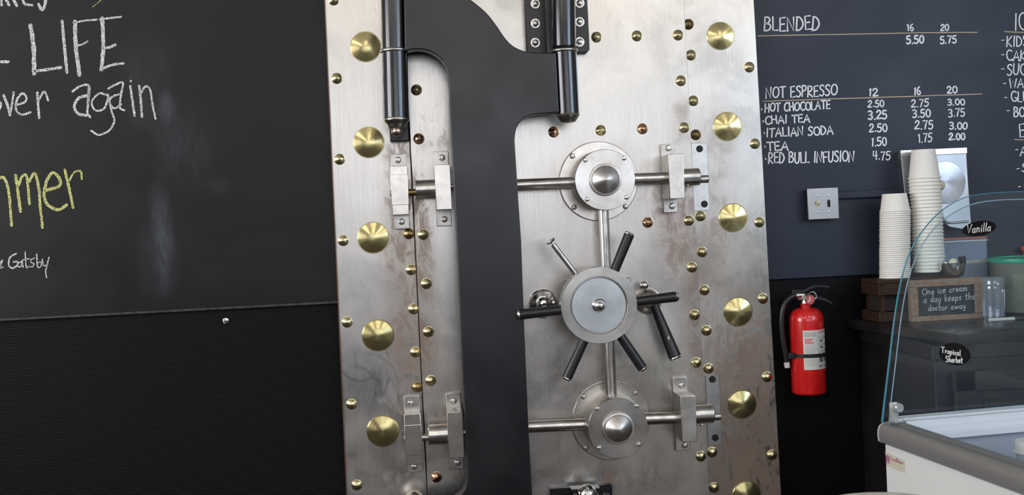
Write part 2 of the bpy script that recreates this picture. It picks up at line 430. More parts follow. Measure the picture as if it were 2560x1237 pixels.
M['board'] = board('chalkboard_paint', (.0036, .0038, .0044), (.0058, .0060, .0068),
   [(420, 270, 28, 55, .11), (470, 380, 110, 150, .045), (405, 580, 38, 170, .13), (395, 650, 70, 130, .07), (370, 150, 90, 110, .04), (545, 465, 40, 30, .05), (360, 260, 60, 110, .05), (430, 330, 50, 150, .05)])
M['menu'] = board('menu_board_paint', (.016, .022, .040), (.019, .026, .046), [(2320, 260, 300, 160, .02)])
def wallpaper():
    n = N('ribbed_wall_paint'); p = n.pos()
    w = n.n('ShaderNodeTexWave', wave_type='BANDS', bands_direction='Z'); n.l(p, w.inputs[0]); w.inputs['Scale'].default_value = 42; w.inputs['Distortion'].default_value = 2.2; w.inputs['Detail'].default_value = 2; w.inputs['Detail Scale'].default_value = 6
    b = n.noise(p, 3, 4); g = n.noise(p, 120, 4)
    c = n.mix(n.mr(b, .3, .7), (.0014, .0017, .0024), (.0021, .0024, .0032))
    h = n.ma('ADD', w.outputs['Fac'], n.ma('MULTIPLY', g, .6))
    n.bsdf(c, .55, 0, n.bump(h, .35, .0016), Specular_IOR_Level=.16); return n.m
M['wallp'] = wallpaper()
M['chalkw'] = chalk('white_chalk', (.74, .74, .72), .39, .55, 560)
M['chalky'] = chalk('yellow_chalk', (.68, .68, .27), .39, .55, 560)
M['paintw'] = simple('white_paint_marker', (.84, .86, .90), .6)
M['paintg'] = simple('gold_paint_marker', (.40, .32, .20), .45, .2)
M['goldch'] = simple('gold_pencil', (.34, .27, .13), .6)
# ------------------------------------------------------------------ room shell
ZP = 1.187; WX0, WX1, YB, ZC = -3.6, 3.7, -8.6, 3.4
def struct(name, bm, mat, **k):
    o = obj(name, bm, mat, smooth=False, kind='structure', **k); return o
bm = NB(); box(bm, WX0-.15, WX1+.15, 0, .15, 0, ZC); struct('wall_back', bm, M['wallp'])
cream = simple('cream_wall', (.50, .47, .42), .7, 0, 4, .06)
ceilm = simple('ceiling_white', (.62, .60, .56), .8, 0, 3, .04)
def floorm():
    n = N('dark_wood_floor'); p = n.pos()
    b = n.n('ShaderNodeTexBrick'); n.l(n.mapv(p, (1, 1, 1)), b.inputs[0]); b.inputs['Scale'].default_value = 1.0
    b.inputs['Brick Width'].default_value = 1.4; b.inputs['Row Height'].default_value = .13; b.inputs['Mortar Size'].default_value = .004
    b.inputs['Color1'].default_value = (.030, .024, .021, 1); b.inputs['Color2'].default_value = (.042, .035, .030, 1); b.inputs['Mortar'].default_value = (.03, .024, .02, 1)
    n.bsdf(b.outputs[0], .75, Specular_IOR_Level=.15); return n.m
bm = NB(); box(bm, WX0-.15, WX1+.15, YB-.15, .15, -.1, 0); struct('floor', bm, floorm())
bm = NB(); box(bm, WX0-.15, WX1+.15, YB-.15, .15, ZC, ZC+.1); struct('ceiling', bm, ceilm)
# side walls: window opening on the right, added fill opening on the left
bm = NB()
RW0, RW1, RZ0, RZ1 = -6.6, -2.6, 1.7, 3.05
box(bm, WX1, WX1+.15, YB, RW0, 0, ZC); box(bm, WX1, WX1+.15, RW1, 0, 0, ZC); box(bm, WX1, WX1+.15, RW0, RW1, 0, RZ0); box(bm, WX1, WX1+.15, RW0, RW1, RZ1, ZC)
struct('wall_right', bm, cream)
bm = NB(); LW0, LW1, LZ0, LZ1 = -4.0, -1.0, 1.2, 3.0
box(bm, WX0-.15, WX0, YB, LW0, 0, ZC); box(bm, WX0-.15, WX0, LW1, 0, 0, ZC); box(bm, WX0-.15, WX0, LW0, LW1, 0, LZ0); box(bm, WX0-.15, WX0, LW0, LW1, LZ1, ZC); struct('wall_left', bm, cream)
bm = NB()
BX0, BX1, BZ0, BZ1 = -1.9, 3.1, 1.25, 3.2
box(bm, WX0-.15, BX0, YB-.15, YB, 0, ZC); box(bm, BX1, WX1+.15, YB-.15, YB, 0, ZC); box(bm, BX0, BX1, YB-.15, YB, 0, BZ0); box(bm, BX0, BX1, YB-.15, YB, BZ1, ZC)
struct('wall_front', bm, simple('grey_wall', (.20, .195, .20), .7))
wf = simple('window_frame_paint', (.10, .10, .10), .5)
def window(name, horiz, a0, a1, z0, z1, pos, nb):
    bm = NB(); t = .05
    cuts = [a0+(a1-a0)*i/nb for i in range(nb+1)]
    for a in cuts:
        if horiz: box(bm, a-t/2, a+t/2, pos-.05, pos+.03, z0, z1)
        else: box(bm, pos-.03, pos+.05, a-t/2, a+t/2, z0, z1)
    for z in (z0+t/2, z1-t/2):
        if horiz: box(bm, a0, a1, pos-.05, pos+.03, z-t/2, z+t/2)
        else: box(bm, pos-.03, pos+.05, a0, a1, z-t/2, z+t/2)
    struct(name, bm, wf)
window('window_1', True, BX0, BX1, BZ0, BZ1, YB-.03, 3)
window('added_window_left', False, LW0, LW1, LZ0, LZ1, WX0-.05, 3)  # left window added to give the freezer and cups soft fill
window('window_2', False, RW0, RW1, RZ0, RZ1, WX1+.03, 3)
def area(name, loc, rot, sx, sy, power, col):
    l = bpy.data.lights.new(name, 'AREA'); l.shape = 'RECTANGLE'; l.size = sx; l.size_y = sy; l.energy = power; l.color = col
    o = bpy.data.objects.new(name, l); COL.objects.link(o); o.location = loc; o.rotation_euler = rot; return o
area('window_daylight_rear', ((BX0+BX1)/2, YB-.1, (BZ0+BZ1)/2), (pi/2, 0, 0), BX1-BX0, BZ1-BZ0, 66, (.95, .96, 1.0))
area('window_daylight_side', (WX1+.1, (RW0+RW1)/2, (RZ0+RZ1)/2), (pi/2, 0, pi/2), RW1-RW0, RZ1-RZ0, 125, (.62, .78, 1.0))
area('added_fill_left', (WX0-.1, (LW0+LW1)/2, (LZ0+LZ1)/2), (pi/2, 0, -pi/2), LW1-LW0, LZ1-LZ0, 175, (.97, .97, 1.0))  # added fill light, no known window on this side
# ceiling: four rows of tube lamps seen as streaks in the domes
tubem = N('lamp_tube_glow'); e = tubem.n('ShaderNodeEmission'); e.inputs[0].default_value = (1, .90, .76, 1); e.inputs[1].default_value = 34; tubem.l(e.outputs[0], tubem.out.inputs[0])
lampw = simple('lamp_housing_white', (.7, .7, .68), .4)
for i, x in enumerate((-1.9, -.2, 1.5, 3.0)):
    o = thing('ceiling_lamp', (x, -4.6, ZC), 'long white ceiling lamp with a glowing tube', 'lamp', 'ceiling lamps over the shop')
    b = NB(); box(b, x-.09, x+.09, -6.4, -2.8, ZC-.05, ZC, .01); obj('lamp_housing', b, lampw, o)
    b = NB(); rod(b, (x, -6.3, ZC-.075), (x, -2.9, ZC-.075), .024, seg=12); obj('lamp_tube', b, tubem.m, o)
w = bpy.data.worlds.new('world'); SC.world = w; w.use_nodes = True
w.node_tree.nodes['Background'].inputs[0].default_value = (.55, .68, .9, 1); w.node_tree.nodes['Background'].inputs[1].default_value = .6

# ------------------------------------------------------------------ chalkboard (left) and menu board (right)
YBO = -.012
t = thing('chalkboard', (-1.9, 0, ZP), 'black painted chalkboard panel with chalk lettering, left of the vault', 'chalkboard')
b = NB(); box(b, WX0+.005, -.24, YBO, -.0005, ZP, ZC-.005, .002); obj('board_panel', b, M['board'], t)
b = NB(); box(b, WX0+.005, -.24, -.0165, -.0125, ZP-.002, ZP+.006, .0015); obj('bottom_edge_strip', b, simple('worn_strip', (.035, .036, .036), .4, 0, 60, .5), t)
YC = YBO-.0012
mpc = lambda x, y: P(x, y, YC)
def strokes(name, mat, lst, sc, ox, oy, sm=True):
    b = NB()
    for w_, pts in lst:
        q = [(ox+a/sc, oy+c/sc) for a, c in pts]
        if sm and len(q) > 2: q = [tuple(v[:2]) for v in cat([(a, c, 0) for a, c in q], 7)]
        elif len(q) == 2:
            (ax, ay), (bx, by) = q; q = [(ax+(bx-ax)*k/8, ay+(by-ay)*k/8) for k in range(9)]
        ribbon(b, q, w_/sc, mpc, .16)
    return obj(name, b, mat, t, smooth=False)
S1 = 1.995
strokes('chalk_lettering', M['chalkw'], [(13, [(5, -6), (8, 26)]), (14, [(30, -4), (45, 25)]), (14, [(66, -4), (84, 28)]), (12, [(112, -4), (125, 20), (160, 26)]), (15, [(228, -6), (222, 30), (208, 48), (193, 22)])], S1, 0, 0)
strokes('chalk_lettering', M['chalkw'], [(22, [(152, 128), (168, 240), (170, 366)]), (14, [(168, 356), (235, 347), (304, 336)]),
   (15, [(310, 106), (322, 240), (334, 360)]), (20, [(374, 108), (378, 230), (396, 374)]), (9, [(372, 112), (430, 102), (482, 98)]), (8, [(386, 228), (412, 220), (437, 206)]),
   (19, [(510, 92), (515, 220), (506, 346)]), (10, [(498, 97), (550, 90), (604, 84)]), (14, [(512, 240), (545, 236), (574, 224)]), (12, [(500, 348), (555, 325), (616, 316)]), (14, [(-8, 308), (40, 308)])], S1, 0, 0)
strokes('chalk_lettering', M['chalkw'], [(10, [(-8, 500), (6, 520), (-2, 545)]), (13, [(18, 476), (36, 520), (50, 574)]), (10, [(50, 572), (60, 520), (68, 460)]),
   (11, [(78, 524), (122, 510), (132, 484), (110, 466), (84, 500), (80, 545), (106, 571), (152, 560)]), (12, [(186, 462), (190, 520), (195, 588)]), (11, [(192, 500), (214, 462), (226, 462), (240, 500)]),
   ], S1, 0, 0)
strokes('chalk_lettering', M['chalkw'], [(11, [(362, 456), (400, 430), (444, 428), (442, 500), (436, 560), (450, 584)]), (14, [(440, 476), (395, 488), (370, 530), (390, 566), (430, 575)]), (12, [(444, 430), (438, 520)]),
   (10, [(536, 476), (495, 466), (458, 508), (476, 550), (520, 540), (540, 484)]), (10, [(538, 470), (556, 550), (570, 604), (546, 648), (495, 673), (455, 652)]),
   (10, [(540, 442), (575, 422), (612, 412), (604, 470), (598, 535), (620, 550)]), (10, [(602, 468), (560, 482), (546, 510), (570, 540), (604, 520)]),
   (12, [(650, 430), (660, 500), (672, 576)]), (10, [(652, 402), (652, 406)]), (12, [(694, 428), (702, 500), (708, 582)]), (10, [(700, 470), (724, 432), (748, 445), (760, 520), (776, 592)])], S1, 0, 0)
strokes('yellow_chalk_lettering', M['chalky'], [(14, [(-8, 890), (20, 888), (44, 960), (58, 1124)]), (15, [(78, 874), (90, 960), (102, 1054)]), (13, [(92, 924), (112, 878), (134, 885), (147, 1016)]),
   (14, [(146, 905), (172, 864), (192, 930), (202, 1040), (212, 1134)]), (15, [(228, 950), (298, 925), (292, 882), (260, 862), (232, 905), (220, 975), (240, 1022), (290, 1046), (332, 1022)]),
   (14, [(324, 848), (345, 940), (364, 1034)]), (10, [(345, 902), (370, 860), (402, 854), (408, 892)])], S1, 0, 0)
strokes('yellow_pencil_line', M['chalky'], [(3, [(460, 36), (520, -12)])], S1, 0, 0)
S2 = 1.942
strokes('chalk_lettering', M['chalkw'], [(5, [(-4, 120), (12, 96), (2, 134), (16, 130)]), (8, [(78, 66), (50, 82), (42, 120), (60, 136), (84, 122), (84, 104), (66, 106)]),
   (6, [(104, 104), (86, 114), (90, 130), (104, 124), (107, 98), (112, 132)]), (6, [(122, 58), (128, 130), (140, 126)]), (5, [(110, 96), (142, 90)]),
   (6, [(166, 88), (150, 96), (152, 108), (164, 115), (160, 128), (146, 130)]), (6, [(178, 68), (183, 130), (200, 124), (198, 106), (184, 110)]), (6, [(205, 94), (212, 124), (232, 116)]), (6, [(238, 84), (226, 130), (222, 156), (226, 182)])], S2, 0, 600)

t2 = thing('menu_board', (2.4, 0, ZP), 'dark navy wall panel hand lettered with the drinks menu, right of the vault', 'menu board')
b = NB(); box(b, 1.15, WX1-.005, YBO, -.0005, ZP, ZC-.005, .002); obj('board_panel', b, M['menu'], t2)
mpm = lambda x, y: P(1880+x/2.812, y/2.812, YC)
def wline(text, x0, b0, x1, b1, h, w=8.5, wob=.085):
    b = NB(); write(b, text, x0, b0, x1, b1, h, w*1.1, mpm, .10, wob, flip=-1); obj('menu_lettering', b, M['paintw'], t2, smooth=False)
for a in [('BLENDED', 88, 220, 476, 208, 96, 10), ('16', 1090, 216, 1136, 214, 46, 8), ('20', 1327, 215, 1384, 212, 44, 8), ('5.50', 1087, 308, 1208, 305, 54, 10), ('5.75', 1324, 305, 1438, 303, 50, 9),
          ('NOT ESPRESSO', 98, 692, 600, 668, 76, 9), ('12', 822, 676, 886, 672, 52, 9), ('16', 1139, 665, 1185, 662, 54, 9), ('20', 1372, 656, 1443, 654, 48, 9),
          ('HOT CHOCOLATE', 92, 786, 550, 765, 58, 9), ('2.50', 816, 752, 928, 748, 46, 8), ('2.75', 1121, 752, 1244, 749, 52, 8), ('3.00', 1376, 738, 1496, 736, 42, 8),
          ('CHAI TEA', 94, 872, 408, 858, 54, 9), ('3.25', 817, 838, 949, 836, 58, 10), ('3.50', 1129, 826, 1255, 823, 54, 9), ('3.75', 1381, 820, 1496, 818, 54, 8),
          ('ITALIAN SODA', 102, 962, 570, 944, 60, 9), ('2.50', 826, 926, 950, 922, 55, 9), ('2.75', 1146, 910, 1274, 906, 58, 9), ('3.00', 1389, 910, 1514, 906, 48, 9),
          ('TEA', 106, 1059, 257, 1056, 60, 10), ('1.50', 841, 1026, 946, 1022, 58, 9), ('1.75', 1169, 1000, 1267, 996, 60, 8), ('2.00', 1386, 984, 1497, 980, 46, 10),
          ('RED BULL INFUSION', 117, 1148, 720, 1134, 74, 9), ('4.75', 851, 1124, 974, 1120, 58, 8),
          ('IC', 1846, 206, 1930, 206, 118, 8), ('KIDS', 1792, 325, 1940, 323, 72, 8), ('CAK', 1790, 425, 1925, 424, 72, 8), ('SUG', 1795, 528, 1930, 527, 76, 8),
          ('WAF', 1810, 620, 1950, 618, 64, 8), ('GLU', 1822, 716, 1945, 714, 70, 8), ('BO', 1842, 822, 1918, 820, 68, 9), ('E', 1880, 964, 1925, 962, 92, 8),
          ('A', 1886, 1096, 1930, 1094, 62, 8), ('S', 1900, 1206, 1934, 1206, 56, 8)]: wline(*a)
BL = [([(x, y-5), (x+10, y+2), (x+2, y+6)], 6) for x, y in ((64, 768), (74, 852), (82, 934), (88, 1030), (92, 1116))]
BL += [([(x, y), (x+16, y-1)], 6) for x, y in ((1755, 283), (1755, 385), (1755, 485), (1768, 587), (1776, 686), (1793, 778), (1853, 1052), (1862, 1186), (1872, 1312))]+[([(1915, 1290), (1918, 1345)], 8)]
for q, w_ in BL:
    b = NB(); ribbon(b, q, w_, mpm); obj('menu_bullet', b, M['paintw'], t2, smooth=False)
for pts in ([(42, 252), (400, 245), (800, 238), (1200, 230), (1584, 227)], [(76, 712), (500, 697), (900, 684), (1616, 660)], [(1776, 222), (1860, 226), (1990, 230)], [(1846, 980), (1990, 986)]):
    b = NB(); ribbon(b, [tuple(v[:2]) for v in cat([(a, c, 0) for a, c in pts], 10)], 7, mpm, .2); obj('gold_underline', b, M['paintg'], t2, smooth=False)
# ------------------------------------------------------------------ vault: frame, door, crane hinge
YF, YD = -.05, -.076
def xz(px, py, y): p = P(px, py, y); return p.x, p.z
VF = thing('vault_frame', (.45, 0, 0), 'brushed steel vault door surround set with brass cones, beside the chalkboard', 'vault frame')
# steel surround as one slab behind the door
pl = [P(812, 0, YF), P(868, 1237, YF), P(1954, 1237, YF), P(1886, 0, YF)]
def ext(a, b, z):  # continue an edge to a height
    k = (z-a.z)/(b.z-a.z); q = a+(b-a)*k; q.z = z; q.y = a.y; return q
LT, LB = ext(pl[0], pl[1], 2.75), ext(pl[0], pl[1], .0); RT, RB = ext(pl[3], pl[2], 2.75), ext(pl[3], pl[2], .0)
b = NB(); prism(b, [LT, LB, RB, RT], Vector((0, .0375, 0)), .003, 1); obj('surround_plate', b, M['frame'], VF, ang=20)
b = NB(); e = Vector((-.0035, .005, 0)); prism(b, [LT+e, LB+e, LB+e+Vector((.006, 0, 0)), LT+e+Vector((.006, 0, 0))], Vector((0, .03, 0))); obj('rusty_edge', b, simple('rust_line', (.10, .035, .02), .7), VF)
# the door leaf
D1 = [P(1009, 0, YD), P(1070, 1237, YD), P(1773, 1237, YD), P(1710, 0, YD)]
DLT, DLB = ext(D1[0], D1[1], 2.6), ext(D1[0], D1[1], .12); DRT, DRB = ext(D1[3], D1[2], 2.6), ext(D1[3], D1[2], .12)
VD = thing('vault_door', (.4, YD, .12), 'brushed steel vault door with round hand wheel and locking rods', 'vault door')
b = NB(); prism(b, [DLT, DLB, DRB, DRT], Vector((0, .0255, 0)), .0008, 1); obj('door_plate', b, M['door'], VD, ang=20)

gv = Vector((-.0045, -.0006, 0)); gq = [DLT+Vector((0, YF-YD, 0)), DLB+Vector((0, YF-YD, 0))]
b = NB(); prism(b, [gq[0]+gv, gq[1]+gv, gq[1]+Vector((.003, -.0006, 0)), gq[0]+Vector((.003, -.0006, 0))], Vector((0, .002, 0))); obj('gap_shade_strip', b, simple('gap_shade_dark', (.02, .012, .01), .7), VF)  # dark strip laid on the surround as the shade of the door gap
# brass cones and studs: one mesh each, axis towards the room
def cone_mesh(name, r, h, mat, ring=True):
    b = NB()
    lathe(b, [(0, 0), (r, 0), (r, h*.16), (r*.975, h*.22), (r*.955, h*.22), (r*.94, h*.30), (r*.5, h*.66), (.0, h)], (0, 0, 0), (0, -1, 0), 72)
    return mesh_of(name, b, mat, True, 24)
def stud_mesh(name, r, mat):
    b = NB()
    lathe(b, [(0, 0), (r*1.1, 0), (r*1.1, r*.06), (r*.98, r*.1), (r*.98, r*.22), (r*.9, r*.32), (r*.5, r*.52), (r*.12, r*.70), (0, r*.72)], (0, 0, 0), (0, -1, 0), 28)
    return mesh_of(name, b, mat, True, 30)
cones = {}
for (x, y, r) in [(914, 117, 38), (922, 356, 39), (933, 594, 39.5), (945, 838, 40), (957, 1077, 40), (1801, 90, 35.5), (1818, 316, 37), (1832, 544, 37), (1845, 779, 37.5), (1855, 1010, 37), (1866, 1237, 37)]:
    if 'c' not in cones: cones['c'] = cone_mesh('brass_cone', 38*pxm(YF), .017, M['brass'])
    s = r/38.0; inst('brass_cone', cones['c'], P(x, y, YF+.001), VF, scale=(s, 1, s), rot=(0, random.uniform(0, 6), 0))
stA = stud_mesh('brass_stud', 12.6*pxm(YF), M['sbrass']); stC = stud_mesh('copper_stud', 12.6*pxm(YF), M['copper']); stD = stud_mesh('tarnished_stud', 12.6*pxm(YF), M['dbrass'])
for (x, y) in [(834, 0), (842, 196), (849, 398), (858, 601), (868, 805), (879, 1010), (892, 1212), (1028, 674), (1034, 772), (1039, 880),
               (1727, 138), (1733, 252), (1751, 540), (1755, 630), (1761, 725), (1766, 826), (1771, 921), (1780, 1130), (1785, 1218),
               (1873, 168), (1887, 359), (1898, 555), (1907, 746), (1917, 942), (1929, 1137)]: inst('brass_stud', stA, P(x, y, YF+.001), VF)
for (x, y) in [(1022, 584), (1043, 967), (1721, 61), (1739, 337)]: inst('brass_stud', stD, P(x, y, YF+.001), VF, label='dark tarnished brass stud')
for (x, y) in [(1041, 225), (1058, 586), (1066, 709), (1071, 829), (1077, 951), (1491, 93), (1592, 90), (1695, 88), (1702, 202), (1710, 319), (1502, 326), (1722, 551), (1730, 668), (1736, 787), (1740, 906), (1752, 1140)]:
    inst('brass_stud', stA, P(x, y, YD+.001), VD)
for (x, y) in [(1047, 347), (1091, 1192), (1384, 330), (1606, 322), (1619, 556)]: inst('brass_stud', stC, P(x, y, YD+.001), VD, label='reddish copper stud')
M['bore_shade'] = simple('bore_shade_black', (.006, .006, .007), .6)
# strike plates on the surround, two screw holes each, their shade painted as black discs
for (x0, y0, x1, y1, hs) in [(1728, 358, 1768, 526, [(1749, 372), (1761, 510)]), (1763, 938, 1797, 1112, [(1781, 948), (1788, 1094)])]:
    a = P(x0, y0, YF-.003); c = P(x1, y1, YF-.003)
    b = NB(); box(b, a.x, a.x+(40 if y0 < 500 else 36)*pxm(), YF-.003, YF+.002, c.z, a.z, .001)
    sp_ = obj('strike_plate', b, simple('strike_steel', (.60, .59, .58) if y0 < 500 else (.46, .45, .45), .34, 1.0, 30, .12), VF)
    for h in hs:
        b = NB(); p = P(h[0], h[1], YF-.0033)
        lathe(b, [(0, .0003), (.0095, .0003), (.0100, .0012), (.0115, .0012), (.0117, 0)], p, (0, -1, 0), 24)
        obj('screw_hole_disc', b, M['bore_shade'], sp_, ang=30)

def hexbolt(name, r, mat, washer=True):
    b = NB()
    if washer: lathe(b, [(0, 0), (r*1.42, 0), (r*1.42, r*.18), (r*1.3, r*.3), (0, r*.3)], (0, 0, 0), (0, -1, 0), 28)
    lathe(b, [(0, 0), (r, 0), (r, r*.75), (r*.5, r*.98), (0, r*1.12)], (0, 0, 0), (0, -1, 0), 6)
    return mesh_of(name, b, mat, True, 20)
def dome(name, r, mat, k=.75, seg=24):
    b = NB(); lathe(b, [(0, 0), (r, 0), (r, r*.25), (r*.93, r*.45), (r*.7, r*.68), (r*.35, r*k), (0, r*k*1.04)], (0, 0, 0), (0, -1, 0), seg)
    return mesh_of(name, b, mat, True, 30)
hb = hexbolt('bolt', .0135, M['bolt'], False); dm = dome('bolt', .0105, M['bolt'])
smb = dome('cap_screw', .0078, M['bolt']); fmb = dome('flange_screw', .0092, M['nickel2'])

def clamp(parent, name, base_y, ft, fb, wpx, zt, zb, yfront, mat, steps=None, bolts=True, label=None):
    """a bolted bridge block: foot plate from ft (px top centre) to fb (px bottom centre), block zt..zb px rows on the front"""
    yp = base_y-.016; w = wpx*pxm(yp)
    A = P(ft[0], ft[1], yp); B = P(fb[0], fb[1], yp); xc = (A.x+B.x)/2
    root = None
    b = NB(); box(b, xc-w/2, xc+w/2, yp, base_y+.0005, B.z, A.z, .0015, seg=2)
    root = obj(name, b, M['nickel2'], parent, label=label)
    T = P(xc/pxm(yfront)+FX, zt, yfront).z; Bz = P(xc/pxm(yfront)+FX, zb, yfront).z
    b = NB(); box(b, xc-w/2-.001, xc+w/2+.001, yfront, yp+.001, Bz, T, .0018, seg=2); obj('bridge_block', b, mat, root)
    if steps:
        z1 = P(steps[0], steps[1], yfront).z; z2 = P(steps[0], steps[2], yfront).z
        b = NB(); box(b, xc-w/2-.002, xc+w/2+.002, yfront-.003, yfront+.03, z2, z1, .0012, seg=2); obj('keeper', b, mat, root)
    return root, xc, A.z, B.z, T, Bz
def bolt_at(px, py, y, me, parent, rot=None): inst('bolt', me, P(px, py, y), parent, rot=rot or (0, random.uniform(0, 1), 0))
# left clamps: one on the surround, one on the door, each level
for (fa, fb_, zt, zb, st, ga, gb, ht, hbm, cy, cr, b4) in [
      ((996, 385), (1004, 572), 414, 537, (1000, 436, 512), (1103, 378), (1110, 565), 411, 524, 472, 23.5, [(995, 400), (1004, 554), (1105, 394), (1111, 548)]),
      ((1029, 990), (1038, 1178), 1036, 1163, (1031, 1062, 1138), (1133, 983), (1141, 1172), 1031, 1147, 1086, 25, [(1027, 1007), (1036, 1166), (1134, 1002), (1144, 1156)])]:
    r1 = clamp(VF, 'keeper_bracket', YF, fa, fb_, 39, zt, zb, YF-.075, M['nickel'], st)
    inst('bolt', dm, P(*b4[0], YF-.016), r1[0]); inst('bolt', dm, P(*b4[1], YF-.016), r1[0])
    r2 = clamp(VD, 'bolt_bracket', YD, ga, gb, 37, ht, hbm, YD-.125, M['nickel'])
    inst('bolt', dm, P(*b4[2], YD-.016), r2[0]); inst('bolt', dm, P(*b4[3], YD-.016), r2[0])
    yr = YD-.055
    z = P(1080, cy, yr).z; xa = r1[1]; xb = r2[1]
    b = NB(); rod(b, (P(1039 if cy < 700 else 1071, cy, yr).x, yr, z), (xb+.02, yr, z), cr*pxm(yr), seg=40, bev=.0015); obj('locking_bolt', b, M['rodsteel'], VD)
    yq = YF-.052; zq = P(1047, cy+8, yq).z
    b = NB(); rod(b, (xa-.031, yq, zq), (xb, yq, zq), 8.5*pxm(yq), seg=24, bev=.001); obj('bolt_pin', b, M['dbrass'] if cy < 700 else M['nickel2'], VD)
    b = NB(); rod(b, (xb, YD-.075, z+.004), (xb+.036, YD-.075, z+.004), .010, seg=20, bev=.001); obj('bolt_nub', b, M['nickel'], VD)
# right clamps
for (ga, gb, ht, hbm, cy, cr, x2, x3, py_, bs, rodx) in [((1669, 360), (1678, 531), 384, 496, 442, 22, 1748, 1771, 447, [(1671, 370), (1680, 515)], 1590),
      ((1697, 943), (1710, 1126), 990, 1105, 1036, 24, 1782, 1801, 1040, [(1703, 962), (1712, 1112)], 1618)]:
    r2 = clamp(VD, 'bolt_bracket', YD, ga, gb, 37, ht, hbm, YD-.125, M['nickel'] if cy < 700 else M['nickel2'])
    for q in bs: inst('bolt', dm, P(*q, YD-.016), r2[0])
    yr = YD-.062; xb = r2[1]; z = P(1735, cy, yr).z
    b = NB(); rod(b, (xb, yr, z), (P(x2, cy, yr).x, yr, z), cr*pxm(yr), seg=40, bev=.002); lb = obj('locking_bolt', b, M['rodsteel'], VD)
    zp = P(x3, py_, yr).z
    b = NB(); rod(b, (xb, yr, zp), (P(x3, py_, yr).x, yr, zp), 10*pxm(yr), seg=28, bev=.0015); obj('bolt_pin', b, M['nickel2'], VD)
    b = NB(); sphere(b, P(x2-28, cy+cr+1, yr-.01), .0045, 12); obj('grease_nipple', b, M['chrome'], VD)

# horizontal and vertical rods
YR = YD-.068
def hrod(pa, pb, rpx, mat=M['rodsteel']):
    a = P(*pa, YR); c = P(*pb, YR); b = NB(); rod(b, a, c, rpx*pxm(YR), seg=36); obj('locking_rod', b, mat, VD)
hrod((1200, 466), (1440, 456), 14.5); hrod((1580, 447), (1685, 444), 14.5); hrod((1230, 1070), (1480, 1060), 15); hrod((1600, 1047), (1715, 1043), 15)
zt = P(1507, 500, YR); zb = P(1529, 1000, YR); b = NB(); rod(b, zt, zb, 14*pxm(YR), seg=36); obj('vertical_rod', b, M['rodsteel'], VD)

# gearboxes
def gearbox(fc, rf, dc, rd, capr, holes_f, holes_d, mat, capm):
    c = P(*fc, YD); yd = YD-.150
    R_f = rf*pxm(YD-.014); b = NB(); lathe(b, [(0, 0), (R_f, 0), (R_f, .010), (R_f*.985, .013), (R_f*.5, .013)], c, (0, -1, 0), 96)
    g = obj('gearbox', b, M['nickel'], VD, ang=30, origin=c)
    R_d = rd*pxm(yd)
    b = NB(); lathe(b, [(R_d, .0), (R_d, .147), (R_d*.985, .150), (0, .150)], c, (0, -1, 0), 96); obj('drum', b, mat, g, ang=30, origin=c)
    Rc = capr*pxm(yd); cc = Vector((c.x, yd, c.z))
    b = NB(); lathe(b, [(0, 0), (Rc, 0), (Rc, .006), (Rc*.97, .011), (Rc*.86, .012), (Rc*.84, .010), (Rc*.82, .0125), (Rc*.5, .024), (Rc*.12, .034), (0, .035)], cc, (0, -1, 0), 72)
    obj('hub_cone', b, capm, g, ang=25, origin=cc)
    for h in holes_f: inst('flange_screw', fmb, P(*h, YD-.013), g)
    for h in holes_d: inst('cap_screw', smb, P(*h, yd), g)
    return g
gearbox((1495, 453), 100, (1513, 447), 77, 41, [(1431, 390), (1435, 518), (1564, 516)], [(1463, 400), (1560, 395), (1468, 498), (1566, 493)], M['steel'], M['dsteel'])
gearbox((1526, 1050), 100, (1544, 1065), 77, 41, [(1459, 991), (1588, 981), (1465, 1119)], [(1494, 1021), (1592, 1014), (1499, 1119), (1597, 1110)], M['steel'], M['dsteel'])

# hand wheel
YW = YD-.21
wc = P(1498, 763, YW); W = obj('wheel_back_plate', (lambda b: (box(b, P(1406, 697, YD-.02).x, P(1576, 697, YD-.02).x, YD-.02, YD+.001, P(1490, 800, YD-.02).z, P(1490, 697, YD-.02).z, .002), b)[1])(NB()), M['nickel2'], VD)
R = 98*pxm(YW)
b = NB(); lathe(b, [(0, -.045), (R*.93, -.045), (R*.985, -.040), (R, -.034), (R, -.006), (R*.985, 0), (R*.75, .0), (R*.735, -.004), (R*.735, -.014), (0, -.014)], wc, (0, -1, 0), 110)
HW = obj('hand_wheel', b, M['steel'], VD, ang=25, origin=wc)
b = NB(); rr = R*.71; lathe(b, [(0, -.013), (rr, -.013), (rr, -.0075), (rr*.985, -.006), (0, -.006)], wc, (0, -1, 0), 90); obj('wheel_disc', b, M['dsteel2'] if 'dsteel2' in M else simple('smoked_steel', (.56, .59, .61), .38, 1, 8, .16), HW, ang=25, origin=wc)
b = NB(); lathe(b, [(0, -.006), (.022, -.006), (.022, -.001), (.018, .003), (.0165, .012), (.0165, .016), (.013, .024), (.006, .029), (0, .030)], wc, (0, -1, 0), 36); obj('hub_nut', b, M['chrome'], HW, ang=30, origin=wc)
yh = YW+.024; hc = P(1500, 764, yh)
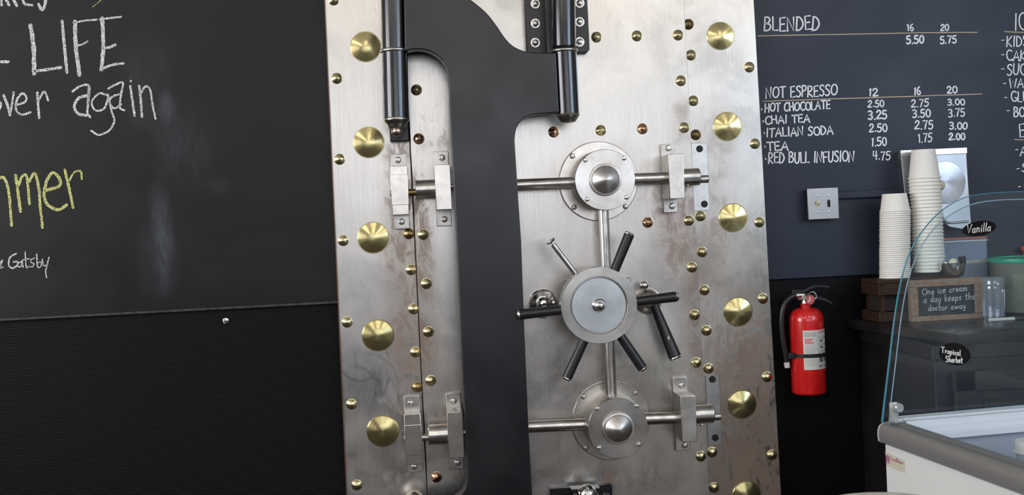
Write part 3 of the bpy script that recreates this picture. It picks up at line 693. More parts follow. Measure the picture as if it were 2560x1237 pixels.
for (tx, ty, kind) in [(1573, 586, 1), (1690, 741, 1), (1606, 920, 1), (1417, 944, 1), (1298, 786, 1), (1377, 603, 0)]:
    tip = P(tx, ty, yh); d = (tip-hc).normalized(); s = hc+d*(R*.92)
    if kind:
        b = NB(); rod(b, s, tip, .0150, .0168, 28, .0015); h = obj('spoke_handle', b, M['grip'], HW, origin=s)
        b = NB(); lathe(b, [(.0158, 0), (.0166, .003), (.014, .0075), (.007, .0095), (0, .010)], tip-d*.001, d, 28); obj('handle_cap', b, M['chrome'], HW, origin=tip)
    else:
        b = NB(); rod(b, s, tip-d*.012, .0085, seg=20, bev=.001); h = obj('bare_spoke', b, M['nickel2'], HW, label='bare rusty spoke that lost its grip', origin=s)
        b = NB(); rod(b, tip-d*.014, tip-d*.002, .0035, seg=12); lathe(b, [(0, -.002), (.014, -.004), (.0165, 0), (.013, .005), (0, .0075)], tip, d, 24); obj('mushroom_cap', b, M['chrome'], HW, origin=tip)
b = NB(); rod(b, (wc.x, YD-.01, wc.z), (wc.x, YW+.046, wc.z), .05, seg=40); obj('wheel_shaft', b, M['nickel2'], VD)
# small dial on the left and lever handle on the right
dc = P(1357, 759, YD)
b = NB(); lathe(b, [(0, 0), (.049, 0), (.049, .006), (.045, .010), (.040, .010), (.038, .016), (.030, .020), (.026, .018), (.024, .030), (.018, .036), (.014, .036), (.013, .042), (.006, .043), (.005, .038), (0, .038)], dc, (0, -1, 0), 60); obj('combination_dial', b, M['chrome'], VD, ang=28, origin=dc)
lc = P(1619, 752, YD)
b = NB(); lathe(b, [(0, 0), (.044, 0), (.044, .012), (.041, .03), (.033, .046), (.02, .056), (0, .06)], lc, (0, -1, 0), 48); LV = obj('lever_boss', b, M['nickel'], VD, ang=60, origin=lc)
b = NB(); sphere(b, P(1610, 713, YD-.06), .0155, 28); rod(b, P(1612, 722, YD-.05), P(1617, 738, YD-.04), .006, seg=12); obj('boss_ball', b, M['chrome'], LV)
la = P(1635, 762, YD-.055); lb = P(1688, 893, YD-.085)
d = (lb-la).normalized(); b = NB(); rod(b, la, lb, .0145, .0215, 32, .002); obj('lever_handle', b, M['grip'], LV)
b = NB(); lathe(b, [(.0205, 0), (.0212, .003), (.019, .007), (0, .008)], lb-d*.001, d, 32); obj('handle_cap', b, M['chrome'], LV)
b = NB(); sphere(b, la+Vector((0, -.022, 0))+ (lb-la)*.62, .004, 10, (1, .5, 1.6)); obj('paint_chip', b, simple('chip', (.6, .58, .5), .5), LV)

# ------------------------------------------------------------------ crane hinge
CH = thing('crane_hinge', (0, -.2, .15), 'matte black forged crane hinge arm curving down across the vault door', 'crane hinge')
YA = -.245
o1 = [(1008, -90), (1010, 0), (1012, 126)]
c1 = [(1018, 126), (1040, 122), (1070, 126), (1098, 142), (1115, 166), (1122, 200)]
l1 = [(1128, 345), (1140, 560), (1150, 780), (1160, 1000), (1168, 1150)]
c2 = [(1169, 1192), (1164, 1216), (1152, 1236), (1130, 1252), (1100, 1258)]
r1 = [(1040, 1262), (1040, 1700), (1360, 1700), (1331, 1237), (1322, 1080), (1310, 800), (1303, 600), (1296, 500)]
c3 = [(1288, 372), (1287, 345), (1292, 318), (1306, 299), (1326, 288), (1352, 284)]
r2 = [(1398, 281), (1390, 132)]
c4 = [(1345, 132), (1312, 128), (1283, 115), (1262, 94), (1240, 62), (1214, 30), (1172, -4), (1130, -30), (1080, -46)]
out = []
for seg_, sm in ((o1, 0), (c1, 1), (l1, 0), (c2, 1), (r1, 0), (c3, 1), (r2, 0), (c4, 1)):
    q = cat([(a, c, 0) for a, c in seg_], 5) if sm else [Vector((a, c, 0)) for a, c in seg_]
    out += [P(v.x, v.y, YA) for v in q]
for v in out:
    if v.z < .17: v.z = .17
b = NB(); prism(b, out, Vector((0, .062, 0)), .003, 2); obj('arm', b, M['black'], CH, ang=21)
# left pivot
def vbarrel(pt, pb, y, rpx, mat, name, parent, bev=.002):
    a = P(*pt, y); c = P(*pb, y); x = (a.x+c.x)/2
    b = NB(); rod(b, (a.x, y, a.z), (c.x, y, c.z), rpx*pxm(y), seg=64, bev=bev); return obj(name, b, mat, parent, ang=40)
YL = -.205
vbarrel((980, -160), (985.5, 124), YL, 30.5, M['gblack'], 'pivot_barrel', CH)
PB = thing('pivot_bracket', (P(990, 352, YF).x, YF, 1.6), 'black steel hinge post with a polished drop finial left of the crane arm', 'hinge bracket')
vbarrel((987, 128), (991, 296), YL, 31.5, M['gblack'], 'pivot_barrel', PB)
def ring(px, py, y, R_, r_, mat, name, parent):
    c = P(px, py, y); b = NB(); lathe(b, [(R_-.004+r_*math.cos(a*pi/6)*1.0, r_*math.sin(a*pi/6)) for a in range(12)], c, (0, 0, 1), 64, closed=True); obj(name, b, mat, parent, ang=60)
ring(985.5, 127, YL, 34*pxm(YL), .006, M['nickel2'], 'collar_ring', PB)
c = P(991, 296, YL); k = pxm(YL)
b = NB(); lathe(b, [(0, .002), (31*k, .002), (32.5*k, -.003), (32*k, -.007), (28*k, -.013), (25*k, -.018), (24.5*k, -.021), (21*k, -.030), (14*k, -.034), (0, -.035)], c, (0, 0, 1), 56); obj('finial', b, M['dsteelm'] if 'dsteelm' in M else simple('dull_bronze', (.34, .33, .29), .28, 1, 30, .15), PB, ang=35)
b = NB(); sphere(b, P(992, 328, YL), 13.5*k, 28); obj('finial_ball', b, simple('bronze_ball', (.52, .42, .34), .25, 1, 50, .2), PB)
a = P(961, 100, -.10); q = P(1023, 352, -.10)
b = NB(); box(b, a.x+.002, P(1022, 330, -.10).x, -.10, YF+.0005, q.z, 2.58, .003); box(b, a.x+.018, q.x-.018, YL+.02, -.098, P(990, 300, -.15).z, 2.56, .002); obj('mounting_plate', b, M['black'], PB)

# right pivot, bolted to the door
YRp = -.215
b = NB()
PL_ = thing('door_pivot', (P(1400, 60, YD).x, YD, 1.9), 'black bolted hinge plate and round pivot at the upper right of the crane arm', 'hinge bracket')
yp = YD-.035
a = P(1317, 130, yp); q = P(1475, 134, yp)
x0, x1, zb_ = a.x, q.x, P(1400, 134, yp).z
outl = [Vector((x0, yp, 2.3)), Vector((x0, yp, zb_)), Vector((x1-.010, yp, zb_)), Vector((x1, yp, zb_+.010)), Vector((x1, yp, 2.3))]
b = NB(); prism(b, outl, Vector((0, .0348, 0)), .003, 2); obj('mounting_plate', b, M['black'], PL_, ang=21)
xc = P(1416, 128, YRp).x; zc_ = P(1400, 131, YRp+.05).z
b = NB(); prism(b, [Vector((xc-.055, yp+.001, 2.28)), Vector((xc-.055, yp+.001, zc_)), Vector((xc+.04, yp+.001, zc_)), Vector((xc+.04, yp+.001, 2.28))], Vector((0, -.06, 0)), .01, 3); obj('pivot_web', b, M['gblack'], PL_, ang=21)
vbarrel((1406, -160), (1410.5, 118), YRp, 30, M['gblack'], 'pivot_barrel', PL_)
vbarrel((1412, 130), (1419.5, 286), YRp, 29.5, M['gblack'], 'pivot_barrel', CH)
ring(1411, 127, YRp, 33*pxm(YRp), .0055, M['nickel2'], 'collar_ring', CH)
c = P(1419.5, 284, YRp)
b = NB(); lathe(b, [(0, .002), (28*k, .002), (30*k, -.003), (29*k, -.008), (24*k, -.016), (22*k, -.020), (19*k, -.026), (12*k, -.029), (0, -.030)], c, (0, 0, 1), 56); obj('finial', b, simple('dull_nickel_cap', (.42, .40, .36), .26, 1, 30, .15), CH, ang=35)
hbw = hexbolt('washer_bolt', .0118, M['bolt'])
for x, ys in ((1340, (10, 59, 107)), (1451, (8, 55, 105))):
    for j, yy in enumerate(ys): inst('bolt', hbw, P(x-2, yy, yp), PL_, rot=(0, random.uniform(0, 1), 0))
for x in (1338, 1449): inst('bolt', hbw, P(x-2, -42, yp), PL_, rot=(0, .3, 0))

# lower door pivot, only its top in view
LP = thing('lower_door_pivot', (P(1452, 1260, YD).x, YD, .3), 'black hinge plate with a chrome ball, at the foot of the vault door', 'hinge bracket')
ya = YD-.03; a = P(1377, 1222, ya); q = P(1530, 1212, ya)
b = NB(); box(b, a.x, q.x, ya, YD+.0005, .28, a.z, .003); obj('mounting_plate', b, M['black'], LP)
b = NB(); prism(b, [P(1428, 1223, ya-.05), P(1465, 1330, ya-.05), P(1520, 1330, ya-.05), P(1500, 1219, ya-.05)], Vector((0, .051, 0)), .002); obj('pivot_web', b, M['gblack'], LP)
cb = P(1468, 1236, ya-.075)
b = NB(); sphere(b, cb, 26*pxm(-.18), 40); lathe(b, [(0, -.03), (.046, -.03), (.046, -.014), (.034, -.012), (0, -.012)], cb, (0, 0, 1), 48); obj('chrome_ball', b, M['chrome'], LP)
inst('bolt', dome('ball_bolt', .0165, M['chrome'], .9), P(1514, 1244, ya), LP); inst('bolt', dome('ball_bolt_small', .013, M['chrome'], .9), P(1402, 1247, ya), LP)
LF = thing('lower_frame_pivot', (P(1036, 1260, YF).x, YF, .3), 'chrome dome finial of the lower hinge, at the bottom left of the vault door', 'hinge finial')
cb = P(1035, 1254, -.12); b = NB(); sphere(b, cb, .036, 36); lathe(b, [(0, -.3), (.03, -.3), (.03, -.01), (0, -.01)], cb, (0, 0, 1), 32); obj('finial_ball', b, M['chrome'], LF)
b = NB(); box(b, cb.x-.035, cb.x+.035, -.11, YF+.0005, .28, cb.z-.03, .003); obj('mounting_plate', b, M['black'], LF)
# ------------------------------------------------------------------ wall fittings
# surface box with double switch plate, and the painted raceway leaving it
SW = thing('light_switch', (P(2058, 508, 0).x, YBO, P(2058, 548, 0).z), 'brushed steel double switch plate on the navy wall above the extinguisher', 'light switch')
ys = -.052; tl = P(2015.5, 470.5, ys); br = P(2100.5, 547.5, ys)
cx = (P(2015, 470, ys).x+P(2101, 548, ys).x)/2; hw = 41.2*pxm(ys); cz = P(2058, 509, ys).z; hh = 40.5*pxm(ys)
b = NB(); box(b, cx-hw+.003, cx+hw-.003, ys+.006, YBO-.0005, cz-hh+.003, cz+hh-.003, .002); obj('switch_box', b, simple('painted_box', (.012, .014, .02), .5), SW)
b = NB(); box(b, cx-hw, cx+hw, ys, ys+.006, cz-hh, cz+hh, .0028, seg=2); obj('face_plate', b, simple('switch_steel', (.40, .385, .38), .36, 1, 9, .1), SW)
for s, mt, mt2 in ((-1, simple('ivory_toggle', (.62, .58, .42), .4), 0), (1, M['grip'], 1)):
    x = cx+s*.0195
    b = NB(); box(b, x-.0052, x+.0052, ys-.0012, ys+.001, cz-.0125, cz+.0125, .0005); fr = obj('toggle_slot', b, M['hole'] if mt2 else simple('ivory_frame', (.55, .52, .40), .45), SW)
    R_ = Matrix.Translation((x, ys, cz)) @ Matrix.Rotation(math.radians(-28 if not mt2 else 20), 4, 'X')
    b = NB(); box(b, -.0038, .0038, -.016 if not mt2 else -.004, .002, -.0055, .0055, .0012, M=R_); obj('toggle', b, mt, fr, label='ivory toggle' if not mt2 else 'black toggle')
    for z in (.028, -.028):
        b = NB(); lathe(b, [(0, 0), (.0034, 0), (.0034, .0007), (.002, .0013), (0, .0014)], (x, ys, cz+z), (0, -1, 0), 16); obj('screw', b, M['bolt'], SW)
a = P(2102, 493, -.02); 
b = NB(); box(b, cx+hw+.0005, P(2262, 480, -.03).x-.006, -.032, YBO-.0005, P(2102, 493, -.032).z-.006, P(2102, 478, -.032).z, .004, seg=2)
tagp(obj('cable_raceway', b, M['menu'], None, origin=(1.6, YBO, 1.5)), 'navy painted cable raceway running right from the switch plate along the wall', 'raceway')
b = NB(); q = P(565, 801, 0); lathe(b, [(0, 0), (.0125, 0), (.0125, .002), (.0095, .006), (.009, .005), (0, .009)], (q.x, 0, q.z), (0, -1, 0), 28)
tagp(obj('wall_stud', b, M['chrome'], None, origin=(q.x, 0, q.z)), 'small round chrome stud in the ribbed wall just below the chalkboard', 'stud')

# ------------------------------------------------------------------ fire extinguisher
ye = -.078; k = pxm(ye)
c0 = P(2022, 985, ye); c1 = P(2014, 760, ye); EX = (P(2024, 980, ye).x+P(2012.5, 745, ye).x)/2
zb = P(2024, 983, ye).z; zs = P(2016, 800, ye).z; zn = P(2014, 766, ye).z; RE = 43.5*k
E = thing('fire_extinguisher', (EX, ye, zb), 'red fire extinguisher with a black hose strapped to the wall beside the vault', 'fire extinguisher')
red = simple('red_enamel', (.62, .012, .012), .22, 0, 30, .08, Coat_Weight=.5, Coat_Roughness=.08)
prof = [(0, 0), (RE*.86, 0), (RE*.97, .004), (RE, .010), (RE, zs-zb)]
hs = zn-zs
for i in range(1, 9):
    a = i/8*pi/2; prof.append((.0165+(RE-.0165)*math.cos(a)**.85, zs-zb+hs*.92*math.sin(a)))
prof += [(.0165, zn-zb), (.0165, zn-zb+.012), (.0, zn-zb+.012)]
b = NB(); lathe(b, prof, (EX, ye, zb), (0, 0, 1), 72); obj('cylinder', b, red, E, ang=45)
# label wrapped round the front
def onl(u, v, dr=.0006):
    """u: 0..1 across label, v: height in m above base"""
    a0 = math.radians(-112+ (1-u)*0); ang = math.radians(-122)+(math.radians(-2)-math.radians(-122))*u
    return Vector((EX+(RE+dr)*math.cos(ang), ye+(RE+dr)*math.sin(ang), zb+v))
vb = P(2022, 925, ye-RE).z-zb; vt = P(2022, 826, ye-RE).z-zb
lab = simple('label_white', (.66, .64, .60), .4)
b = NB(); n = 24
row = [[b.verts.new(onl(i/n, v)) for i in range(n+1)] for v in (vb, vt)]
for i in range(n): b.faces.new((row[0][i], row[0][i+1], row[1][i+1], row[1][i]))
LB_ = obj('instruction_label', b, lab, E)
H = vt-vb; mpl = lambda x, y: onl(x, vb+y*H, .0012)
ink = simple('label_ink', (.05, .05, .05), .5); inkr = simple('label_red_ink', (.62, .06, .05), .5); inkg = simple('label_grey_ink', (.36, .35, .34), .5)
def lrect(bm, x0, x1, y0, y1, dr=.0012):
    n = max(1, int((x1-x0)*20)); r = [[bm.verts.new(onl(x0+(x1-x0)*i/n, vb+y*H, dr)) for i in range(n+1)] for y in (y0, y1)]
    for i in range(n): bm.faces.new((r[0][i], r[0][i+1], r[1][i+1], r[1][i]))
b = NB(); write(b, 'INSTRUCTIONS', .44, .92, .93, .92, .05, .010, mpl, 0, 0, flip=1); obj('label_heading', b, inkr, LB_, smooth=False)
b = NB(); b2 = NB(); b3 = NB()
for i in range(4): lrect(b2, .03, .37, .93-.03*i, .945-.03*i)
for i in range(5): lrect(b3, .05, .05+.3*random.uniform(.5, 1), .77-.028*i, .785-.028*i)
for i in range(11): lrect(b2, .04, .04+.33*random.uniform(.75, 1), .60-.028*i, .608-.028*i)
for i in range(5): lrect(b2, .04, .04+.33*random.uniform(.75, 1), .25-.035*i, .258-.035*i)
lrect(b2, .395, .40, .03, .97); lrect(b2, .40, .97, .895, .90)
for y in (.80, .63, .46):
    for i in range(2): lrect(b, .67, .67+.26*random.uniform(.7, 1), y+.02-.028*i, y+.034-.028*i)
    lrect(b3, .67, .80, y-.04, y-.025)
    for q in ([(.46, y-.05), (.46, y+.04)], [(.62, y-.05), (.62, y+.04)], [(.46, y+.04), (.62, y+.04)], [(.46, y-.05), (.62, y-.05)], [(.48, y-.03), (.54, y+.01), (.60, y-.02)]): ribbon(b, q, .008, mpl)
lrect(b, .49, .59, .70, .745); lrect(b, .50, .60, .535, .58)
for x in (.45, .63, .81): lrect(b, x, x+.13, .19, .30)
ribbon(b, [(.45, .07), (.50, .10), (.66, .10), (.64, .07)], .03, mpl); lrect(b3, .70, .96, .08, .10)
obj('label_print', b, ink, LB_, smooth=False); obj('label_small_print', b2, inkg, LB_, smooth=False); obj('label_red_print', b3, inkr, LB_, smooth=False)
b = NB()
for x in (.45, .63, .81): ribbon(b, [(x+.03, .215), (x+.08, .27), (x+.10, .235)], .014, lambda x_, y_: onl(x_, vb+y_*H, .0018))
obj('label_pictograms', b, lab, LB_, smooth=False)
# strap, bracket
zc = P(2022, 890, ye-RE).z
b = NB(); lathe(b, [(RE+.0012, -.006), (RE+.0035, -.006), (RE+.0035, .006), (RE+.0012, .006)], (EX, ye, zc), (0, 0, 1), 64, closed=True)
box(b, EX-RE-.018, EX-RE+.004, ye-.03, ye-.012, zc-.010, zc+.011, .002); box(b, EX-.02, EX+.02, ye+RE+.003, -.0005, zc-.06, zc+.05, .001)
obj('strap', b, M['grip'], E)
# valve, gauge, levers, hose
zv = zn+.012; al = simple('valve_metal', (.60, .58, .53), .3, 1, 40, .1)
b = NB(); lathe(b, [(0, 0), (.016, 0), (.017, .004), (.015, .012), (.013, .022), (0, .024)], (EX, ye, zv-.004), (0, 0, 1), 32)
box(b, EX-.030, EX+.012, ye-.012, ye+.012, zv+.010, zv+.034, .005, seg=2); obj('valve', b, al, E)
g = P(2025.5, 749, ye-.03); b = NB(); lathe(b, [(0, 0), (.0165, 0), (.0175, .004), (.0175, .010), (.0160, .012), (.0145, .010), (0, .010)], (g.x, g.y+.012, g.z), (0, -1, 0), 40)
rod(b, (EX, ye, g.z), (g.x, g.y+.013, g.z), .006, seg=12); GA = obj('pressure_gauge', b, M['chrome'], E, ang=30)
b = NB(); lathe(b, [(0, 0), (.0142, 0), (.0142, .0004), (0, .0004)], (g.x, g.y+.0018, g.z), (0, -1, 0), 32); obj('gauge_face', b, simple('gauge_red', (.55, .10, .10), .35), GA)
b = NB(); ribbon(b, [(g.x-.006, g.z-.005), (g.x+.001, g.z+.001), (g.x-.001, g.z+.007)], .005, lambda x, z: Vector((x, g.y+.0009, z))); obj('gauge_needle', b, lab, GA)
b = NB(); rg = [Vector((g.x+.012+.013*math.cos(a*pi/8), ye-.02+.004*math.sin(a*pi/8), g.z+.012+.013*math.sin(a*pi/8))) for a in range(17)]; tube(b, rg, .0016, 8); obj('pull_ring', b, M['chrome'], E)
def lever(name, pts, wz, wy):
    b = NB(); q = cat([P(x, y, ye-.004) for x, y in pts], 6); rings = []
    for i, p in enumerate(q):
        w_ = wz*(1-.35*i/len(q)); rings.append([b.verts.new(p+Vector((0, s*wy, t*w_))) for s, t in ((-1, -1), (1, -1), (1, 1), (-1, 1))])
    for a_, c_ in zip(rings, rings[1:]):
        for j in range(4): b.faces.new((a_[j], a_[(j+1) % 4], c_[(j+1) % 4], c_[j]))
    b.faces.new(rings[0]); b.faces.new(rings[-1][::-1]); bmesh.ops.bevel(b, geom=b.edges[:], offset=.0012, segments=1, affect='EDGES'); obj(name, b, M['grip'], E)
lever('squeeze_lever', [(1992, 730), (2008, 727), (2024, 718), (2045, 714), (2071, 717)], .0058, .013)
lever('carry_handle', [(2010, 738), (2030, 740), (2045, 744), (2064, 750), (2078, 760)], .0075, .013)
b = NB(); box(b, P(1979, 724, ye).x, P(2000, 724, ye).x, ye-.01, ye+.012, P(1990, 737, ye).z, P(1990, 723, ye).z, .002); obj('lever_bracket', b, M['grip'], E)
hp = [P(x, y, ye-.01) for x, y in [(2003, 738), (1992, 738), (1976, 744), (1963, 758), (1956, 780), (1954, 810), (1957, 845), (1962, 875), (1967, 906)]]
b = NB(); tube(b, cat(hp, 6), .0086, 16); obj('hose', b, M['grip'], E)
b = NB(); rod(b, P(1990, 738.5, ye-.01), P(2003, 738, ye-.01), .0105, seg=24, bev=.001); obj('hose_collar', b, al, E)
b = NB(); rod(b, P(1966.5, 905, ye-.01), P(1968.5, 919, ye-.01), .0098, .0092, seg=24, bev=.001); obj('hose_tip', b, lab, E, label='white hose tip')

# ------------------------------------------------------------------ back counter
ZT = 1.04
darkw = simple('dark_stained_wood', (.008, .0065, .006), .42, 0, 14, .3, .1)
topm = simple('dark_counter_top', (.012, .011, .011), .24, 0, 12, .3)
KT = thing('back_counter', (2.3, -.3, 0), 'dark stained counter with panelled doors, under the paper cups', 'counter')
A0 = PZ(2145, 803, ZT); F0 = PZ(2397, 836, ZT); F1 = PZ(2560, 822, ZT); dF = (F1-F0).normalized()
A0.y = -.0125; FE = F0+dF*1.7
b = NB(); prism(b, [Vector((A0.x, A0.y, ZT)), Vector((F0.x, F0.y, ZT)), Vector((FE.x, FE.y, ZT)), Vector((FE.x, A0.y, ZT))], Vector((0, 0, -.032)), .003, 2); obj('worktop', b, topm, KT, ang=30)
x0 = A0.x+.025; yf = F0.y+.035
b = NB(); box(b, x0+.02, FE.x-.02, yf, A0.y, .0, ZT-.033, .002); box(b, x0+.01, FE.x-.02, yf-.012, A0.y, ZT-.075, ZT-.033, .002); box(b, x0+.012, FE.x-.02, yf-.008, A0.y, 0, .09, .002); obj('carcass', b, darkw, KT)
for i in range(3):
    xa = x0+.07+i*.50
    b = NB(); box(b, xa, xa+.46, yf-.020, yf-.0005, .13, .93, .003)
    for (u0, u1, v0, v1) in ((.0, .46, .0, .06), (.0, .46, .74, .80), (0, .06, 0, .80), (.40, .46, 0, .80)): box(b, xa+u0, xa+u1, yf-.030, yf-.019, .13+v0, .13+v1, .002)
    box(b, xa+.085, xa+.375, yf-.027, yf-.019, .215, .845, .006)
    dd = obj('panel_door', b, simple('door_wood', (.016, .013, .011), .4, 0, 16, .3), KT)
    b = NB(); sphere(b, (xa+.41, yf-.042, .7), .012, 16); rod(b, (xa+.41, yf-.03, .7), (xa+.41, yf-.04, .7), .005, seg=10); obj('knob', b, M['chrome'], dd)

# ------------------------------------------------------------------ crate with cups
def woodm(name, c1, c2, sc=(1, 8, 9)):
    n = N(name); p = n.pos(); g = n.noise(n.mapv(p, sc), 14, 6, .65, 1.2); bb = n.noise(p, 9, 3)
    n.bsdf(n.mix(n.mr(g, .35, .66), c1, c2), .6, 0, n.bump(g, .2, .001), Specular_IOR_Level=.25); return n.m
ZK = 1.18; crw = woodm('crate_wood', (.018, .008, .0045), (.045, .020, .010))
C = thing('wooden_crate', (1.63, -.145, ZT), 'dark brown slatted wooden crate on the counter carrying the paper cups', 'crate')
X0, X1, Y0, Y1 = 1.489, 1.772, -.216, -.0675
b = NB()
box(b, X0+.014, X1-.014, Y0+.013, Y1-.003, ZT+.001, ZT+.011, .001); obj('base_board', b, crw, C)
b = NB(); box(b, X0, X1, Y0, Y1, ZK-.012, ZK, .0015); obj('top_board', b, crw, C)
for (z0, z1) in ((ZT+.001, ZT+.034), (ZT+.090, ZK-.0125)):
    for (xa, xb, ya, yb) in ((X0, X0+.012, Y0, Y1), (X1-.012, X1, Y0, Y1), (X0+.0125, X1-.0125, Y0, Y0+.012), (X0+.0125, X1-.0125, Y1-.012, Y1)):
        b = NB(); box(b, xa, xb, ya, yb, z0, z1, .0015); obj('slat', b, crw, C)
for xa in (X0+.0125, X1-.0275):
    for ya in (Y0+.0125, Y1-.0275): b = NB(); box(b, xa, xa+.015, ya, ya+.015, ZT+.012, ZK-.0125); obj('corner_post', b, crw, C)
b = NB(); box(b, X0+.016, X1-.016, Y0+.03, Y1-.030, ZT+.035, ZT+.089); obj('inner_shade_box', b, simple('crate_inner_shade', (.016, .010, .007), .7), C)  # dark box added inside so the slat gaps look shaded

def cup_mesh(name, rr, rt, h):
    b = NB()      # upside down: lip at the bottom, base on top
    pts = [(rr, .0022)]
    lip = [(rr+.0022*math.cos(a), .0022+.0022*math.sin(a)) for a in [i*pi/5 for i in range(-5, 4)]]
    lathe(b, [(rr-.0035, .003)]+lip+[(rr-.0012, .006), (rt, h-.001), (rt-.001, h), (rt-.004, h), (rt-.006, h-.008), (0, h-.008)], (0, 0, 0), (0, 0, 1), 44)
    return mesh_of(name, b, cupm, True, 40)
def cupmat():
    n = N('paper_cup_white'); n.bsdf((.82, .80, .745), .5, 0, Subsurface_Weight=.0); return n.m
cupm = cupmat()
def stack(px, ptop, pbot, y, z0, rr, rt, h, pitch, label, group):
    a = P(px[0], ptop, y); base = Vector(((P(px[1], pbot, y)).x, y, z0)); n = int(round((a.z-h-z0)/pitch))+1
    me = cup_mesh('paper_cup', rr, rt, h)
    for i in range(n):
        o = bpy.data.objects.new('paper_cup', me); COL.objects.link(o); f = i/(n-1)
        o.location = (base.x+(a.x-base.x)*f*.9+random.uniform(-.0006, .0006), y, z0+.0003+i*(a.z-h-z0)/(n-1)); o.rotation_euler = (0, 0, random.uniform(0, 6))
        if i == n-1: l = label[1]
        elif i == 0: l = label[2]
        else: l = label[0]
        tagp(o, l, 'paper cup', group)
yc1 = -.128
stack((2236.5, 2237), 484, 697, yc1, ZK, 37.4*pxm(yc1), 30.5*pxm(yc1), 46*pxm(yc1), 5.35*pxm(yc1), ('white paper cup nested inside the shorter stack at the left end of the crate', 'white paper cup on top of the shorter stack at the left end', 'white paper cup at the bottom of the shorter stack, on the crate'), 'paper cups in the shorter stack')
yc2 = -.120; xq = P(2324, 684, yc2).x
b = NB(); lathe(b, [(0, 0), (.050, 0), (.052, .010), (.048, .0125), (0, .0125)], (xq, yc2, ZK+.0005), (0, 0, 1), 40)
tagp(obj('cup_coaster', b, M['grip'], None, origin=(xq, yc2, ZK)), 'black round base under the taller stack of paper cups', 'stand')
stack((2308, 2324), 374, 684, yc2, ZK+.0135, 39.3*pxm(yc2), 29.3*pxm(yc2), 75*pxm(yc2), 9.15*pxm(yc2), ('white paper cup nested inside the taller stack, in front of the steel panel', 'white paper cup on top of the taller stack, in front of the steel panel', 'white paper cup at the bottom of the taller stack, on a black base'), 'paper cups in the taller stack')

# steel bowl with scoops on the crate
ym = -.174; xm = P(2378, 657, ym).x; zt_ = P(2378, 657, ym).z; rt_ = 35*pxm(ym)
b = NB(); lathe(b, [(0, 0), (rt_*.80, 0), (rt_*.86, .004), (rt_, zt_-ZK), (rt_+.0015, zt_-ZK+.001), (rt_-.002, zt_-ZK), (rt_*.83, .006), (0, .005)], (xm, ym, ZK+.0005), (0, 0, 1), 48)
tagp(obj('steel_bowl', b, simple('bright_steel', (.60, .59, .58), .14, 1.0), None, ang=40, origin=(xm, ym, ZK)), 'small straight sided steel bowl behind the framed ice cream sign', 'bowl')
b = NB(); q = P(2383, 656, ym-.01); sphere(b, q, 11*pxm(ym), 20); rod(b, q, (xm, ym, ZK+.010), .004, seg=10)
tagp(obj('cream_utensil', b, simple('cream_knob', (.70, .70, .52), .35), None), 'utensil with a round cream knob standing in the steel bowl', 'utensil')
b = NB(); q = P(2404, 645, ym+.012); tube(b, cat([q+Vector((0, 0, .006)), q+Vector((0, 0, -.02)), Vector((xm+.012, ym+.012, ZK+.012))], 5), [.012]*5+[.010]+[.006]*5, 14)
tagp(obj('dark_utensil', b, M['grip'], None), 'utensil with a dark rounded grip standing in the steel bowl', 'utensil')

# framed chalk sign
ysg = -.238; sgw = woodm('sign_wood', (.20, .125, .085), (.34, .23, .165), (3, 8, 14))
sx0 = P(2279.5, 810, ysg).x; sx0t = P(2272, 702, ysg).x; sx1 = P(2456, 798, ysg).x; sz0 = ZT+.0005; sz1 = P(2360, 697, ysg).z
sx0 = (sx0+sx0t)/2; sx1 = (sx1+P(2450, 690, ysg).x)/2
SG = thing('ice_cream_sign', ((sx0+sx1)/2, ysg, ZT), 'wood framed little blackboard with chalk writing about ice cream, before the crate', 'sign')
b = NB(); bw = .022
ix0, iz1 = P(2292, 722, ysg).x, P(2292, 718, ysg).z; ix1, iz0 = P(2436, 784, ysg).x, P(2360, 787, ysg).z
for (xa, xb, za, zb2) in ((sx0, sx1, iz1, sz1), (sx0, sx1, sz0, iz0), (sx0, ix0, iz0+.0003, iz1-.0003), (ix1, sx1, iz0+.0003, iz1-.0003)): box(b, xa, xb, ysg-.009, ysg+.018, za, zb2, .0012)
obj('sign_frame', b, sgw, SG)
b = NB(); box(b, ix0-.001, ix1+.001, ysg-.004, ysg+.004, iz0-.001, iz1+.001); obj('sign_blackboard', b, simple('sign_black', (.012, .013, .016), .45), SG)
mps = lambda x, y: P(2140+x/3.865, 540+y/3.865, ysg-.0046)
for a in [('One ice cream', 640, 762, 1075, 720, 62, 7), ('a day keeps the', 655, 838, 1150, 800, 66, 7), ('doctor away', 700, 915, 1060, 890, 56, 7)]:
    b = NB(); write(b, *a, mps, .15, .06); obj('chalk_words', b, simple('sign_chalk', (.50, .52, .54), .7), SG, smooth=False)

# steel dispenser panel on the wall
yk = -.055; DP = thing('wall_dispenser', (P(2340, 560, 0).x, YBO, P(2340, 560, 0).z), 'wall mounted brushed steel panel with a round disc, behind the taller cup stack', 'steel fixture')
a = P(2251, 378, yk); c = P(2416, 371, yk); zl = P(2340, 545, yk).z; ztp = P(2334, 374, yk).z
pst = simple('panel_steel', (.46, .47, .49), .34, 1, 7, .15)
po = [P(x, y, yk) for x, y in ((2251, 379), (2416, 371), (2422, 470), (2429, 560), (2424, 569), (2405, 573), (2375, 568), (2354, 552), (2334, 484), (2262, 486))]
b = NB(); prism(b, po, Vector((0, abs(yk)+YBO-.0005, 0)), .0025, 2); obj('back_panel', b, pst, DP)
b = NB(); box(b, a.x-.001, c.x+.001, yk-.004, yk-.0002, ztp-.019, ztp+.003, .0015, seg=2); obj('top_flange', b, simple('lit_flange_steel', (.66, .66, .66), .3, 1.0), DP)  # flange paler than the panel: ceiling light put into its colour
dcx = P(2362, 456, yk); Rd = 55*pxm(yk)
